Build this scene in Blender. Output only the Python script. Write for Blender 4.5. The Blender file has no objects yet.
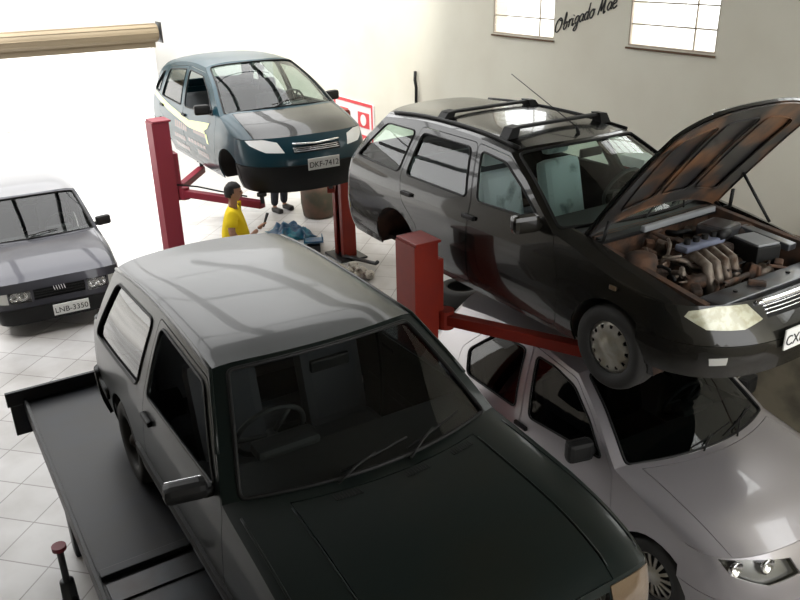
import bpy, bmesh, math, random
from math import sin, cos, pi, radians as R
from mathutils import Vector, Matrix, noise
from mathutils.geometry import delaunay_2d_cdt
random.seed(7)
sc = bpy.context.scene
COL = sc.collection

# ------------------------------------------------------------------ camera
F_PX, YAW, PITCH, ROLL, CAM_H = 811.25, R(31.579), R(23.279), R(-1.282), 4.276
fw = Vector((-cos(YAW)*cos(PITCH), sin(YAW)*cos(PITCH), -sin(PITCH)))
rt = fw.cross(Vector((0, 0, 1))).normalized(); up = rt.cross(fw)
r2 = cos(ROLL)*rt + sin(ROLL)*up; u2 = -sin(ROLL)*rt + cos(ROLL)*up
cd = bpy.data.cameras.new('camera'); cam = bpy.data.objects.new('camera', cd); COL.objects.link(cam)
cd.sensor_width = 36; cd.lens = 36*F_PX/800; cd.clip_start = .05
M3 = Matrix((r2, u2, -fw)).transposed()
cam.matrix_world = Matrix.Translation((0, 0, CAM_H)) @ M3.to_4x4()
sc.camera = cam

# ------------------------------------------------------------------ world, lights, exposure
w = bpy.data.worlds.new('sky'); sc.world = w; w.use_nodes = True
nt = w.node_tree; nt.nodes.clear()
bg = nt.nodes.new('ShaderNodeBackground'); wo = nt.nodes.new('ShaderNodeOutputWorld')
bg.inputs[0].default_value = (.985, .985, .98, 1); bg.inputs[1].default_value = 4.6
nt.links.new(bg.outputs[0], wo.inputs[0])
sd = bpy.data.lights.new('sun', 'SUN'); sd.energy = 5.0; sd.angle = R(14); sd.color = (1, .97, .92)
so = bpy.data.objects.new('sun', sd); COL.objects.link(so)
so.rotation_euler = Vector((-.28, .42, -1.0)).to_track_quat('-Z', 'Y').to_euler()
sc.view_settings.view_transform = 'Standard'; sc.view_settings.look = 'None'
sc.view_settings.exposure = 0.0; sc.view_settings.gamma = 1; sc.view_settings.use_curve_mapping = False

# ------------------------------------------------------------------ materials
def mat(name, col, rough=.5, metal=0., coat=0., spec=.5, bump=None, var=None, trans=0., ior=1.45):
    m = bpy.data.materials.new(name); m.use_nodes = True; n = m.node_tree; b = n.nodes['Principled BSDF']
    b.inputs['Base Color'].default_value = (*col, 1); b.inputs['Roughness'].default_value = rough
    b.inputs['Metallic'].default_value = metal; b.inputs['Coat Weight'].default_value = coat
    b.inputs['Coat Roughness'].default_value = .04
    b.inputs['Specular IOR Level'].default_value = spec; b.inputs['Transmission Weight'].default_value = trans
    b.inputs['IOR'].default_value = ior
    tc = None
    if var or bump:
        tc = n.nodes.new('ShaderNodeTexCoord')
    if var:      # (scale, other colour, low, high)
        nz = n.nodes.new('ShaderNodeTexNoise'); nz.inputs['Scale'].default_value = var[0]; nz.inputs['Detail'].default_value = 6
        n.links.new(tc.outputs['Object'], nz.inputs['Vector'])
        cr = n.nodes.new('ShaderNodeValToRGB'); cr.color_ramp.elements[0].position = var[2]; cr.color_ramp.elements[1].position = var[3]
        cr.color_ramp.elements[0].color = (*col, 1); cr.color_ramp.elements[1].color = (*var[1], 1)
        n.links.new(nz.outputs['Fac'], cr.inputs[0]); n.links.new(cr.outputs[0], b.inputs['Base Color'])
    if bump:     # (scale, strength, distance)
        nz = n.nodes.new('ShaderNodeTexNoise'); nz.inputs['Scale'].default_value = bump[0]; nz.inputs['Detail'].default_value = 5
        n.links.new(tc.outputs['Object'], nz.inputs['Vector'])
        bp = n.nodes.new('ShaderNodeBump'); bp.inputs['Strength'].default_value = bump[1]; bp.inputs['Distance'].default_value = bump[2]
        n.links.new(nz.outputs['Fac'], bp.inputs['Height']); n.links.new(bp.outputs[0], b.inputs['Normal'])
    return m
def glass(name, tint, refl=1.0, rough=.02):
    m = bpy.data.materials.new(name); m.use_nodes = True; n = m.node_tree; n.nodes.clear()
    o = n.nodes.new('ShaderNodeOutputMaterial'); mx = n.nodes.new('ShaderNodeMixShader')
    t = n.nodes.new('ShaderNodeBsdfTransparent'); g = n.nodes.new('ShaderNodeBsdfGlossy'); f = n.nodes.new('ShaderNodeFresnel')
    t.inputs[0].default_value = (*tint, 1); g.inputs[0].default_value = (refl, refl, refl, 1); g.inputs['Roughness'].default_value = rough
    ge = n.nodes.new('ShaderNodeNewGeometry'); mr = n.nodes.new('ShaderNodeMapRange')
    mr.inputs['To Min'].default_value = 1.5; mr.inputs['To Max'].default_value = 1/1.5
    n.links.new(ge.outputs['Backfacing'], mr.inputs[0]); n.links.new(mr.outputs[0], f.inputs[0])
    n.links.new(f.outputs[0], mx.inputs[0]); n.links.new(t.outputs[0], mx.inputs[1]); n.links.new(g.outputs[0], mx.inputs[2])
    n.links.new(mx.outputs[0], o.inputs[0]); return m
MT = {
 'gol': mat('dark_green_paint', (.007, .011, .010), .30, 0, .2, .25, var=(1.2, (.010, .011, .008), .45, .65)),
 'xsara': mat('black_green_paint', (.008, .008, .007), .26, 0, .6, .25, var=(2., (.014, .012, .009), .45, .7)),
 'picasso': mat('teal_paint', (.005, .030, .043), .3, 0, .25, .3),
 'palio': mat('silver_paint', (.38, .36, .375), .30, .6, 1.0),
 'uno': mat('dark_grey_paint', (.045, .045, .055), .35, .5, .5),
 'trim': mat('black_plastic', (.009, .009, .009), .5, spec=.25),
 'rubber': mat('tyre_rubber', (.018, .017, .016), .75, bump=(60, .3, .004)),
 'dark': mat('dark_underside', (.012, .010, .009), .8),
 'darkrust': mat('muddy_underside', (.05, .025, .015), .85, var=(6, (.012, .01, .009), .4, .6)),
 'seat': mat('grey_fabric', (.10, .10, .11), .9),
 'seatlight': mat('plastic_seat_cover', (.60, .68, .70), .35, var=(5, (.2, .24, .26), .55, .68)),
 'dash': mat('dash_plastic', (.035, .035, .036), .6),
 'chrome': mat('chrome', (.8, .8, .82), .12, 1.0),
 'alloy': mat('hubcap_silver', (.42, .40, .36), .4, .6, var=(9, (.3, .27, .2), .4, .7)),
 'lens': glass('lamp_lens', (.95, .95, .93), 1.0, .05),
 'refl': mat('lamp_reflector', (.28, .28, .28), .25, .8),
 'lampyel': mat('aged_lamp', (.30, .29, .20), .3, .3, 1., var=(22, (.42, .42, .32), .4, .6)),
 'amber': mat('amber_lens', (.11, .07, .035), .3, 0, 1., bump=(70, .3, .003)),
 'lamppale': mat('pale_lamp', (.45, .45, .42), .25, .2, 1.),
 'glass': glass('car_glass', (.50, .54, .53)),
 'tint': glass('tinted_glass', (.10, .11, .12)),
 'palglass': glass('dark_windscreen', (.22, .25, .24)),
 'clear': glass('clear_glass', (.78, .9, .86)),
 'pane': glass('window_pane', (.97, .98, .97)),
 'lampwhite': mat('white_lamp', (.9, .9, .88), .25, 0, 1.),
 'plate': mat('plate_silver', (.72, .72, .70), .5),
 'ink': mat('plate_black', (.02, .02, .02), .6),
 'red': mat('red_lift_paint', (.22, .018, .008), .5, 0, .1, .3, var=(5, (.18, .016, .010), .4, .7)),
 'redfaded': mat('magenta_red_lift_paint', (.20, .015, .03), .5),
 'steel': mat('dark_steel', (.05, .055, .06), .4, .6, var=(3, (.035, .03, .028), .4, .7), bump=(25, .15, .003)),
 'rampsteel': mat('ramp_steel', (.014, .016, .022), .42, 0, 0, .25, var=(3.5, (.016, .015, .014), .35, .65), bump=(12, .1, .004)),
 'engine': mat('engine_grime', (.035, .024, .018), .7, .2, var=(14, (.13, .06, .03), .45, .75), bump=(40, .6, .01)),
 'engine2': mat('cast_aluminium', (.20, .17, .14), .5, .6, var=(16, (.07, .04, .025), .4, .7), bump=(40, .4, .006)),
 'rustbay': mat('dusty_brown', (.09, .045, .025), .85, var=(8, (.03, .022, .018), .4, .65), bump=(30, .5, .01)),
 'hoodin': mat('hood_underside', (.026, .024, .024), .5, 0, .3, var=(2.6, (.20, .095, .045), .46, .66)),
 'slam': mat('slam_panel_grey', (.075, .08, .09), .35, .5, .3, var=(9, (.05, .04, .035), .45, .7)),
 'bluecov': mat('blue_grey_plastic', (.17, .19, .26), .25, 0, .6),
 'greycov': mat('grey_plastic', (.22, .23, .24), .4),
 'yellow': mat('yellow_shirt', (.85, .62, .01), .9),
 'skin': mat('skin', (.36, .19, .12), .6),
 'hair': mat('black_hair', (.012, .010, .009), .6),
 'trouser': mat('dark_trousers', (.02, .022, .03), .9),
 'shoe': mat('dark_shoe', (.015, .013, .012), .6),
 'drum': mat('old_drum', (.05, .045, .028), .7, 0, 0, var=(4, (.12, .06, .04), .4, .7)),
 'blue': mat('blue_tarp', (.015, .09, .20), .4, 0, .3, var=(3, (.03, .32, .42), .5, .65)),
 'rag': mat('pale_rag', (.6, .56, .5), .9, var=(18, (.15, .12, .1), .5, .65)),
 'shutter': mat('shutter_beige', (.30, .24, .16), .5, .1),
 'sticker': mat('livery_yellow', (.45, .55, .08), .4, 0, 1.),
 'sticker2': mat('livery_brown', (.16, .09, .085), .4, 0, 1.),
 'whitebox': mat('white_cap', (.75, .7, .68), .5),
 'posterw': mat('poster_white', (.8, .75, .75), .6),
 'posterr': mat('poster_red', (.65, .06, .07), .6),
 'winframe': mat('window_paint', (.45, .38, .30), .6),
 'wood': mat('wood', (.12, .07, .04), .8),
}
def tile_mat():
    m = bpy.data.materials.new('floor_tiles'); m.use_nodes = True; n = m.node_tree; b = n.nodes['Principled BSDF']
    tc = n.nodes.new('ShaderNodeTexCoord'); br = n.nodes.new('ShaderNodeTexBrick'); br.offset = 0; br.squash = 1
    mp = n.nodes.new('ShaderNodeMapping'); mp.inputs['Rotation'].default_value = (0, 0, R(45)); mp.inputs['Location'].default_value = (.1, .2, 0)
    n.links.new(tc.outputs['Object'], mp.inputs[0]); n.links.new(mp.outputs[0], br.inputs['Vector'])
    br.inputs['Color1'].default_value = (.53, .52, .515, 1); br.inputs['Color2'].default_value = (.49, .482, .478, 1)
    br.inputs['Mortar'].default_value = (.25, .235, .225, 1); br.inputs['Scale'].default_value = 1
    br.inputs['Mortar Size'].default_value = .006; br.inputs['Brick Width'].default_value = .45; br.inputs['Row Height'].default_value = .45
    nz = n.nodes.new('ShaderNodeTexNoise'); nz.inputs['Scale'].default_value = 1.3; nz.inputs['Detail'].default_value = 5
    n.links.new(tc.outputs['Object'], nz.inputs['Vector'])
    cr = n.nodes.new('ShaderNodeValToRGB'); cr.color_ramp.elements[0].color = (.72, .70, .68, 1); cr.color_ramp.elements[0].position = .35; cr.color_ramp.elements[1].position = .6
    n.links.new(nz.outputs['Fac'], cr.inputs[0])
    mx = n.nodes.new('ShaderNodeMix'); mx.data_type = 'RGBA'; mx.blend_type = 'MULTIPLY'; mx.inputs[0].default_value = 1
    n.links.new(br.outputs['Color'], mx.inputs[6]); n.links.new(cr.outputs[0], mx.inputs[7]); n.links.new(mx.outputs[2], b.inputs['Base Color'])
    b.inputs['Roughness'].default_value = .35; return m
MT['tile'] = tile_mat()
MT['wall'] = mat('cream_wall', (.70, .68, .58), .8, var=(.9, (.64, .61, .51), .4, .7), bump=(90, .15, .004))
MT['wallgrey'] = mat('dirty_dado', (.20, .175, .125), .85, var=(3, (.10, .09, .065), .4, .65), bump=(20, .4, .01))
MT['street'] = mat('pale_concrete', (.5, .49, .47), .85, var=(.6, (.42, .41, .39), .4, .6))
MT['walldark'] = mat('left_wall', (.22, .20, .17), .85)
MT['wallwhite'] = mat('white_wall', (.8, .8, .79), .8)
MT['ceil'] = mat('ceiling_boards', (.09, .085, .075), .8)
MT['beam'] = mat('roof_beam', (.03, .03, .03), .6)

# ------------------------------------------------------------------ mesh helpers
def link(name, me, mats, parent=None, smooth=True):
    o = bpy.data.objects.new(name, me); COL.objects.link(o)
    for m in (mats if isinstance(mats, (list, tuple)) else [mats]): me.materials.append(MT[m] if isinstance(m, str) else m)
    if smooth:
        for p in me.polygons: p.use_smooth = True
    if parent: o.parent = parent
    return o
def tag(o, label=None, cat=None, group=None, kind=None):
    if label: o['label'] = label
    if cat: o['category'] = cat
    if group: o['group'] = group
    if kind: o['kind'] = kind
    return o
def empty(name, loc=(0, 0, 0), rz=0., label=None, cat=None, group=None):
    o = bpy.data.objects.new(name, None); COL.objects.link(o); o.location = loc; o.rotation_euler = (0, 0, rz)
    o.empty_display_size = .1
    return tag(o, label, cat, group)
class MB:
    def __init__(s): s.v = []; s.f = []; s.m = []; s.sm = []
    def add(s, v, f, mi=0, T=None, smooth=True):
        k = len(s.v)
        for p in v:
            p = Vector(p); s.v.append(tuple(T @ p) if T else tuple(p))
        for q in f: s.f.append([k+i for i in q]); s.m.append(mi); s.sm.append(smooth)
        return s
    def box(s, c, d, rot=(0, 0, 0), mi=0, bev=0., T=None):
        from mathutils import Euler
        bm = bmesh.new(); bmesh.ops.create_cube(bm, size=1)
        bmesh.ops.scale(bm, vec=d, verts=bm.verts)
        if bev: bmesh.ops.bevel(bm, geom=bm.edges[:], offset=min(bev, min(d)*.45), segments=2, affect='EDGES', profile=.6)
        Mx = Matrix.Translation(c) @ Euler(rot).to_matrix().to_4x4()
        if T: Mx = T @ Mx
        bm.verts.index_update()
        s.add([Mx @ v.co for v in bm.verts], [[v.index for v in f.verts] for f in bm.faces], mi, smooth=False); bm.free(); return s
    def tube(s, pts, r, seg=10, mi=0, caps=True, closed=False):
        pts = [Vector(p) for p in pts]; n = len(pts); rr = r if isinstance(r, (list, tuple)) else [r]*n
        vs = []; prev = None
        for i, p in enumerate(pts):
            a = pts[(i-1) % n] if (i or closed) else p; b = pts[(i+1) % n] if (i < n-1 or closed) else p
            t = (b-a).normalized()
            if prev is None: prev = t.orthogonal().normalized()
            x = (prev-t*prev.dot(t)).normalized(); prev = x; y = t.cross(x)
            for k in range(seg): vs.append(p+(x*cos(2*pi*k/seg)+y*sin(2*pi*k/seg))*rr[i])
        fs = []
        for i in range(n if closed else n-1):
            j = (i+1) % n
            for k in range(seg): l = (k+1) % seg; fs.append([i*seg+k, i*seg+l, j*seg+l, j*seg+k])
        if caps and not closed: fs.append(list(range(seg))[::-1]); fs.append([(n-1)*seg+k for k in range(seg)])
        return s.add(vs, fs, mi)
    def lathe(s, prof, c=(0, 0, 0), axis='z', seg=32, mi=0, smooth=True):
        vs = []; n = len(prof)
        for k in range(seg):
            a = 2*pi*k/seg
            for r, h in prof:
                p = (r*cos(a), r*sin(a), h)
                if axis == 'y': p = (p[0], p[2], -p[1])
                if axis == 'x': p = (p[2], p[0], p[1])
                vs.append(Vector(p)+Vector(c))
        fs = []
        for k in range(seg):
            l = (k+1) % seg
            for i in range(n-1): fs.append([k*n+i, l*n+i, l*n+i+1, k*n+i+1])
        return s.add(vs, fs, mi, smooth=smooth)
    def cyl(s, c, r, h, axis='z', seg=24, mi=0, r2=None):
        r2 = r if r2 is None else r2
        return s.lathe([(0, -h/2), (r, -h/2), (r, -h/2), (r2, h/2), (r2, h/2), (0, h/2)], c, axis, seg, mi, smooth=False)
    def ell(s, c, d, seg=16, mi=0):
        return s.lathe([(d[0]/2*sin(pi*i/10), -d[2]/2*cos(pi*i/10)) for i in range(11)], (0, 0, 0), 'z', seg, mi).shift(len(s.v)-seg*11, c, d)
    def shift(s, k, c, d):
        for i in range(k, len(s.v)): x, y, z = s.v[i]; s.v[i] = (x+c[0], y*d[1]/d[0]+c[1], z+c[2])
        return s
    def prism(s, poly, ax, a, b, mi=0, T=None):       # polygon in the two other axes, extruded along ax
        def P(u, v, t): return {'x': (t, u, v), 'y': (u, t, v), 'z': (u, v, t)}[ax]
        n = len(poly); vs = [P(u, v, a) for u, v in poly]+[P(u, v, b) for u, v in poly]
        fs = [list(range(n))[::-1], [n+i for i in range(n)]]+[[i, (i+1) % n, n+(i+1) % n, n+i] for i in range(n)]
        return s.add(vs, fs, mi, T, smooth=False)
    def build(s, name, mats, parent=None):
        me = bpy.data.meshes.new(name); me.from_pydata(s.v, [], s.f)
        o = link(name, me, mats, parent, False)
        me.polygons.foreach_set('material_index', s.m); me.polygons.foreach_set('use_smooth', s.sm)
        bm = bmesh.new(); bm.from_mesh(me); bmesh.ops.remove_doubles(bm, verts=bm.verts, dist=1e-5); bmesh.ops.recalc_face_normals(bm, faces=bm.faces); bm.to_mesh(me); bm.free()
        me.update(); return o
def lerp(a, b, t): return a+(b-a)*t
def interp(L, u):
    n = len(L)
    if n == 2: return lerp(L[0][1], L[1][1], (u-L[0][0])/(L[1][0]-L[0][0]))
    for i in range(n-1):
        if u <= L[i+1][0] or i == n-2: break
    def sl(k):
        a = max(0, k-1); b = min(n-1, k+1); return (L[b][1]-L[a][1])/(L[b][0]-L[a][0])
    h = L[i+1][0]-L[i][0]; t = (u-L[i][0])/h; m0 = sl(i)*h; m1 = sl(i+1)*h
    return (2*t**3-3*t*t+1)*L[i][1]+(t**3-2*t*t+t)*m0+(-2*t**3+3*t*t)*L[i+1][1]+(t**3-t*t)*m1
def inside(p, poly):
    x, y = p; c = False; n = len(poly); j = n-1
    for i in range(n):
        xi, yi = poly[i]; xj, yj = poly[j]
        if (yi > y) != (yj > y) and x < (xj-xi)*(y-yi)/(yj-yi)+xi: c = not c
        j = i
    return c
def area(p): return .5*sum(p[i][0]*p[(i+1) % len(p)][1]-p[(i+1) % len(p)][0]*p[i][1] for i in range(len(p)))
def offs(poly, d):        # outward offset
    s = 1 if area(poly) > 0 else -1; n = len(poly); out = []
    for i in range(n):
        a = Vector(poly[i-1]); b = Vector(poly[i]); c = Vector(poly[(i+1) % n])
        e1 = (b-a).normalized(); e2 = (c-b).normalized()
        n1 = Vector((e1.y, -e1.x))*s; n2 = Vector((e2.y, -e2.x))*s; m = (n1+n2)
        if m.length < 1e-6: m = n1
        m.normalize(); k = d/max(.45, m.dot(n1)); out.append((b.x+m.x*k, b.y+m.y*k))
    return out
def rnd(poly, r=.03, seg=4):
    n = len(poly); out = []
    for i in range(n):
        a = Vector(poly[i-1]); b = Vector(poly[i]); c = Vector(poly[(i+1) % n]); ra = r
        if len(poly[i]) > 2: b = Vector(poly[i][:2]); ra = poly[i][2]
        a = Vector(a[:2]); c = Vector(c[:2])
        if ra <= 0: out.append(tuple(b)); continue
        d1 = min(ra, (a-b).length*.45); d2 = min(ra, (c-b).length*.45)
        p = b+(a-b).normalized()*d1; q = b+(c-b).normalized()*d2
        for k in range(seg+1):
            t = k/seg; out.append(tuple(p*(1-t)**2+b*2*t*(1-t)+q*t*t))
    return out
def dens(poly, dp, dq):
    out = []; n = len(poly)
    for i in range(n):
        a = poly[i]; b = poly[(i+1) % n]; L = math.hypot((b[0]-a[0])/dp, (b[1]-a[1])/dq); k = max(1, math.ceil(L))
        for j in range(k): out.append((lerp(a[0], b[0], j/k), lerp(a[1], b[1], j/k)))
    return out
def panel(poly, holes, f, out, dp=.06, dq=.06, flange=.015, off=0.):
    """polygon in a surface's own 2D coordinates, cut out, meshed and laid on the surface"""
    loops = [dens(poly, dp, dq)]+[dens(h, dp, dq) for h in holes]
    pts = []; edges = []
    for L in loops:
        k = len(pts); pts += [(p[0]/dp, p[1]/dq) for p in L]; edges += [(k+i, k+(i+1) % len(L)) for i in range(len(L))]
    nl = [[(p[0]/dp, p[1]/dq) for p in L] for L in loops]
    B = pts[:]
    x0 = min(p[0] for p in nl[0]); x1 = max(p[0] for p in nl[0]); y0 = min(p[1] for p in nl[0]); y1 = max(p[1] for p in nl[0])
    i = math.floor(x0)
    cell = {}
    for b in B: cell.setdefault((math.floor(b[0]), math.floor(b[1])), []).append(b)
    while i <= x1:
        j = math.floor(y0)
        while j <= y1:
            p = (i+.5, j+.5)
            if inside(p, nl[0]) and not any(inside(p, h) for h in nl[1:]):
                near = False
                for a in (-1, 0, 1):
                    for b in (-1, 0, 1):
                        for q in cell.get((i+a, j+b), ()):
                            if abs(q[0]-p[0])+abs(q[1]-p[1]) < .55: near = True
                if not near: pts.append(p)
            j += 1
        i += 1
    r = delaunay_2d_cdt([Vector(p) for p in pts], edges, [], 0, 1e-5)
    V2 = r[0]; F = []
    for t in r[2]:
        c = (sum(V2[k][0] for k in t)/len(t), sum(V2[k][1] for k in t)/len(t))
        if len(t) == 3 and abs((V2[t[1]]-V2[t[0]]).cross(V2[t[2]]-V2[t[0]])) < 4e-4: continue
        if inside(c, nl[0]) and not any(inside(c, h) for h in nl[1:]): F.append(list(t))
    V = [Vector(f(p[0]*dp, p[1]*dq)) for p in V2]
    N = [Vector() for _ in V]; s = 0
    for t in F:
        n = (V[t[1]]-V[t[0]]).cross(V[t[2]]-V[t[0]])
        c = (V[t[0]]+V[t[1]]+V[t[2]])/3
        s += n.dot(Vector(out(c)) if callable(out) else Vector(out))
        for k in t: N[k] += n
    if s < 0: F = [t[::-1] for t in F]; N = [-n for n in N]
    N = [n.normalized() if n.length else n for n in N]
    if off: V = [v+n*off for v, n in zip(V, N)]
    if flange:
        cnt = {}
        for t in F:
            for a, b in zip(t, t[1:]+t[:1]):
                cnt[(a, b)] = 1
        be = [(a, b) for (a, b) in cnt if (b, a) not in cnt]; mp = {}
        for e in be:
            for k in e:
                if k not in mp: mp[k] = (len(V), len(V)+1); V.append(V[k].copy()); V.append(V[k]-N[k]*flange)
        for a, b in be: F.append([mp[b][0], mp[a][0], mp[a][1], mp[b][1]])
    return V, F
def pobj(name, parts, mats, parent, mi=None):
    V = []; F = []; I = []
    for n_, (v, f) in enumerate(parts):
        k = len(V); V += v; F += [[k+i for i in q] for q in f]; I += [(mi[n_] if mi else 0)]*len(f)
    me = bpy.data.meshes.new(name); me.from_pydata([tuple(v) for v in V], [], F)
    o = link(name, me, mats, parent, True); me.polygons.foreach_set('material_index', I); me.update(); return o
def arc(cx, cz, r, a0, a1, n=12): return [(cx+r*cos(R(lerp(a0, a1, i/n))), cz+r*sin(R(lerp(a0, a1, i/n)))) for i in range(n+1)]
def txt(s, size, name, m, parent, Mx, shear=0.):
    c = bpy.data.curves.new(name, 'FONT'); c.body = s; c.size = size; c.extrude = .0015; c.align_x = 'CENTER'; c.align_y = 'CENTER'; c.shear = shear
    t = bpy.data.objects.new(name, c); COL.objects.link(t); bpy.context.view_layer.update()
    me = bpy.data.meshes.new_from_object(t.evaluated_get(bpy.context.evaluated_depsgraph_get())); bpy.data.objects.remove(t)
    me.materials.clear(); o = link(name, me, m, parent, False); o.matrix_local = Mx; return o

# ------------------------------------------------------------------ the car builder
class Patch:
    def __init__(s, car, X0, X1, zc, zr, n=10, k=.5):
        s.c = car; s.X0 = X0; s.X1 = X1; s.zc = zc; s.zr = zr; s.n = n; s.k = k
    def P(s, u, v):
        a = min(1, abs(v)); xr = s.X0(1)*(1-u)+s.X1(1)*u; zr = interp(s.zr, u); zc = interp(s.zc, u)
        bl = s.k*a*a+(1-s.k)*a**s.n
        return (s.X0(a)*(1-u)+s.X1(a)*u, v*s.c.S(xr, zr), zc+(zr-zc)*bl)
    def rail(s, n=10, u0=0., u1=1.):
        o = []
        for i in range(n+1):
            u = lerp(u0, u1, i/n); o.append((s.X0(1)*(1-u)+s.X1(1)*u, interp(s.zr, u)))
        return o
class Car:
    def __init__(s, c): s.__dict__.update(c)
    def belt(s, x): return s.belt0+s.belt1*x
    def S(s, x, z):
        zb = s.belt(x); L = s.low
        if z <= zb: y = interp(L+[(max(zb, L[-1][0]+.02), s.yb)], z) if z > L[0][0] else L[0][1]
        else: y = s.yb-s.tum*(z-zb)-s.tum2*(z-zb)**2
        t = 1.
        if x > s.tx1: t -= s.ta1*(x-s.tx1)**2
        if x < s.tx2: t -= s.ta2*(s.tx2-x)**2
        return y*t
def make_car(c, root, paint):
    C = Car(c); G = {}
    sup = lambda xj, xf, n: (lambda a: xj+(xf-xj)*max(0, 1-a**n)**(1/n))
    par = lambda xc, xr, k=2: (lambda a: xc+(xr-xc)*a**k)
    C.front = sup(C.xj, C.xf, C.nf); C.tailx = sup(C.xjr, C.xr, C.nr)
    cowl = par(*C.cowl); head = par(*C.header); rend = par(*C.roofend)
    C.hood = Patch(C, C.front, cowl, C.hood_c, C.hood_r, 12, .35)
    C.ws = Patch(C, cowl, head, C.ws_c, C.ws_r, 8, .6)
    C.roof = Patch(C, head, rend, C.roof_c, C.roof_r, C.rn, .35)
    C.back = Patch(C, rend, C.tailx, C.back_c, C.back_r, 8, .5)
    UP = (0, 0, 1)
    zt = lambda v: C.hood_c[0][1]+(C.hood_r[0][1]-C.hood_c[0][1])*(.35*v*v+.65*v**12)
    ztr = lambda v: C.back_c[-1][1]+(C.back_r[-1][1]-C.back_c[-1][1])*(.5*v*v+.5*v**8)
    def fascia(front):
        n = C.nf if front else C.nr; xj = C.xj if front else C.xjr; prof = C.fprof if front else C.rprof
        def f(a, q):
            v = sin(min(1, abs(a))*pi/2); cx = max(0, 1-v**n)**(1/n)
            z = lerp(C.fzb or C.zbot, zt(v), q) if front else lerp(C.zbot, ztr(v), q)
            return (xj+(interp(prof, q)-xj)*cx, math.copysign(v, a)*C.S(xj, z), z)
        return f
    C.F = fascia(True); C.B = fascia(False)
    # ---- side
    top = C.hood.rail(12)+C.ws.rail(8)[1:]+C.roof.rail(12)[1:]+C.back.rail(8)[1:]
    C.top = top
    zb = C.zbot; wr = C.arch_r; wz = C.wheel_r; rax = -C.wb
    bot = [(C.xjr, zb)]
    for cx, rr in ((rax, wr), (0, wr)):
        h = zb-wz; dx = math.sqrt(rr*rr-h*h); a = math.degrees(math.atan2(h, dx))
        bot += arc(cx, wz, rr, 180-a, a, 18)
    bot += [(C.xj, zb)]
    outline = top+bot
    body = []
    doors = [rnd(d, .04) for d in C.doors]; dwin = [rnd(d, .05, 5) for d in C.dwin]; qwin = [rnd(d, .06, 5) for d in C.qwin]
    for s in (-1, 1):
        f = lambda x, z, s=s: (x, s*C.S(x, z), z)
        body.append(panel(outline, [offs(d, .005) for d in doors]+qwin, f, (0, s, 0), .05, .05))
        sd_ = 'right' if s < 0 else 'left'
        for d, wd in zip(doors, dwin):
            pr = pobj('door', [panel(d, [wd], f, (0, s, 0), .05, .05)], [paint], root); G.setdefault('door', []).append(pr)
            if s < 0 or not C.simple:
                if not (C.open_window and s < 0 and d is doors[0]):
                    pobj('door_window', [panel(offs(wd, .012), [], f, (0, s, 0), .09, .09, 0, -.012)], [C.sideglass], pr)
                ring = [Vector(f(x, z))+Vector((0, s*.001, 0)) for x, z in dens(wd, .06, .06)]
                MB().tube(ring, .009, 6, closed=True).build('window_seal', ['trim'], pr)
                # handle
                hx = min(p[0] for p in d)+.10; hz = C.belt(hx)-.10
                y = C.S(hx, hz)*s
                MB().box((hx+.05, y+s*.012, hz), (.15, .03, .035), bev=.01).build('door_handle', [C.handle], pr)
        for q in qwin:
            pobj('quarter_window', [panel(offs(q, .012), [], f, (0, s, 0), .09, .09, 0, -.012)], [C.sideglass], root)
            ring = [Vector(f(x, z))+Vector((0, s*.001, 0)) for x, z in dens(q, .06, .06)]
            MB().tube(ring, .009, 6, closed=True).build('window_seal', ['trim'], root)
        # rub strip
        if C.strip:
            z0, z1 = C.strip; segs = []; ed = [C.xj]+[p for p in (wr+.04, -wr-.04, rax+wr+.04, rax-wr-.04)]+[C.xjr]
            for a, b in ((ed[0], .0+wr+.03), (-wr-.03, rax+wr+.03), (rax-wr-.03, C.xjr)):
                if a-b > .08: segs.append(panel([(a, z0), (a, z1), (b, z1), (b, z0)], [], f, (0, s, 0), .1, .1, .02, .018))
            pobj('rub_strip', segs, ['trim'], root)
    # ---- top panels
    hv = C.hoodv
    hp = rnd([(.0, -hv), (.985, -hv), (.985, hv), (0., hv)], 0)
    full = lambda u0, u1, v0, v1: [(u0, v0), (u1, v0), (u1, v1), (u0, v1)]
    if C.hoodpanel:
        G['hood'] = pobj('hood', [panel(full(.004, .93, -hv, hv), [], C.hood.P, UP, .05, .05, .02)], [C.hoodmat or paint], root)
        body += [panel(full(0, 1, a, b), [], C.hood.P, UP, .05, .04) for a, b in ((hv+.006, 1), (-1, -hv-.006))]
        body.append(panel(full(.937, 1, -hv-.006, hv+.006), [], C.hood.P, UP, .05, .05))
    else:
        body += [panel(full(0, 1, a, b), [], C.hood.P, UP, .05, .04) for a, b in ((hv, 1), (-1, -hv))]
    wm = C.wm
    wt_ = C.wmt or wm; win = rnd([(.015, -wm), (.95, -wt_), (.95, wt_), (.015, wm)], .05, 5)
    body.append(panel(full(0, 1, -1, 1), [win], C.ws.P, UP, .06, .06))
    wg = pobj('windshield', [panel(offs(win, .012), [], C.ws.P, UP, .07, .07, 0, -.008)], [C.wsglass], root)
    ring = [C.ws.P(u, v) for u, v in dens(win, .05, .05)]
    MB().tube(ring, .011, 6, closed=True).build('windshield_seal', ['trim'], wg)
    body.append(panel(full(0, 1, -1, 1), [], C.roof.P, UP, .035, .045))
    bw = rnd([(.10, -.86), (.80, -.86), (.80, .86), (.10, .86)], .08, 5)
    bo = (-1, 0, .3)
    body.append(panel(full(0, 1, -1, 1), [bw], C.back.P, bo, .09, .07))
    pobj('rear_window', [panel(offs(bw, .02), [], C.back.P, bo, .1, .1, 0, -.008)], [C.sideglass], root)
    # ---- fascias : bumper, upper band with lamp and grille openings
    qb = C.qbump
    lampR = C.lamp; holes = [lampR, [(-a, q) for a, q in lampR]]
    if C.grille: holes.append(C.grille)
    body.append(panel(full2(-1, 1, qb, 1), holes, C.F, (1, 0, 0), .05, .08))
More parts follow.
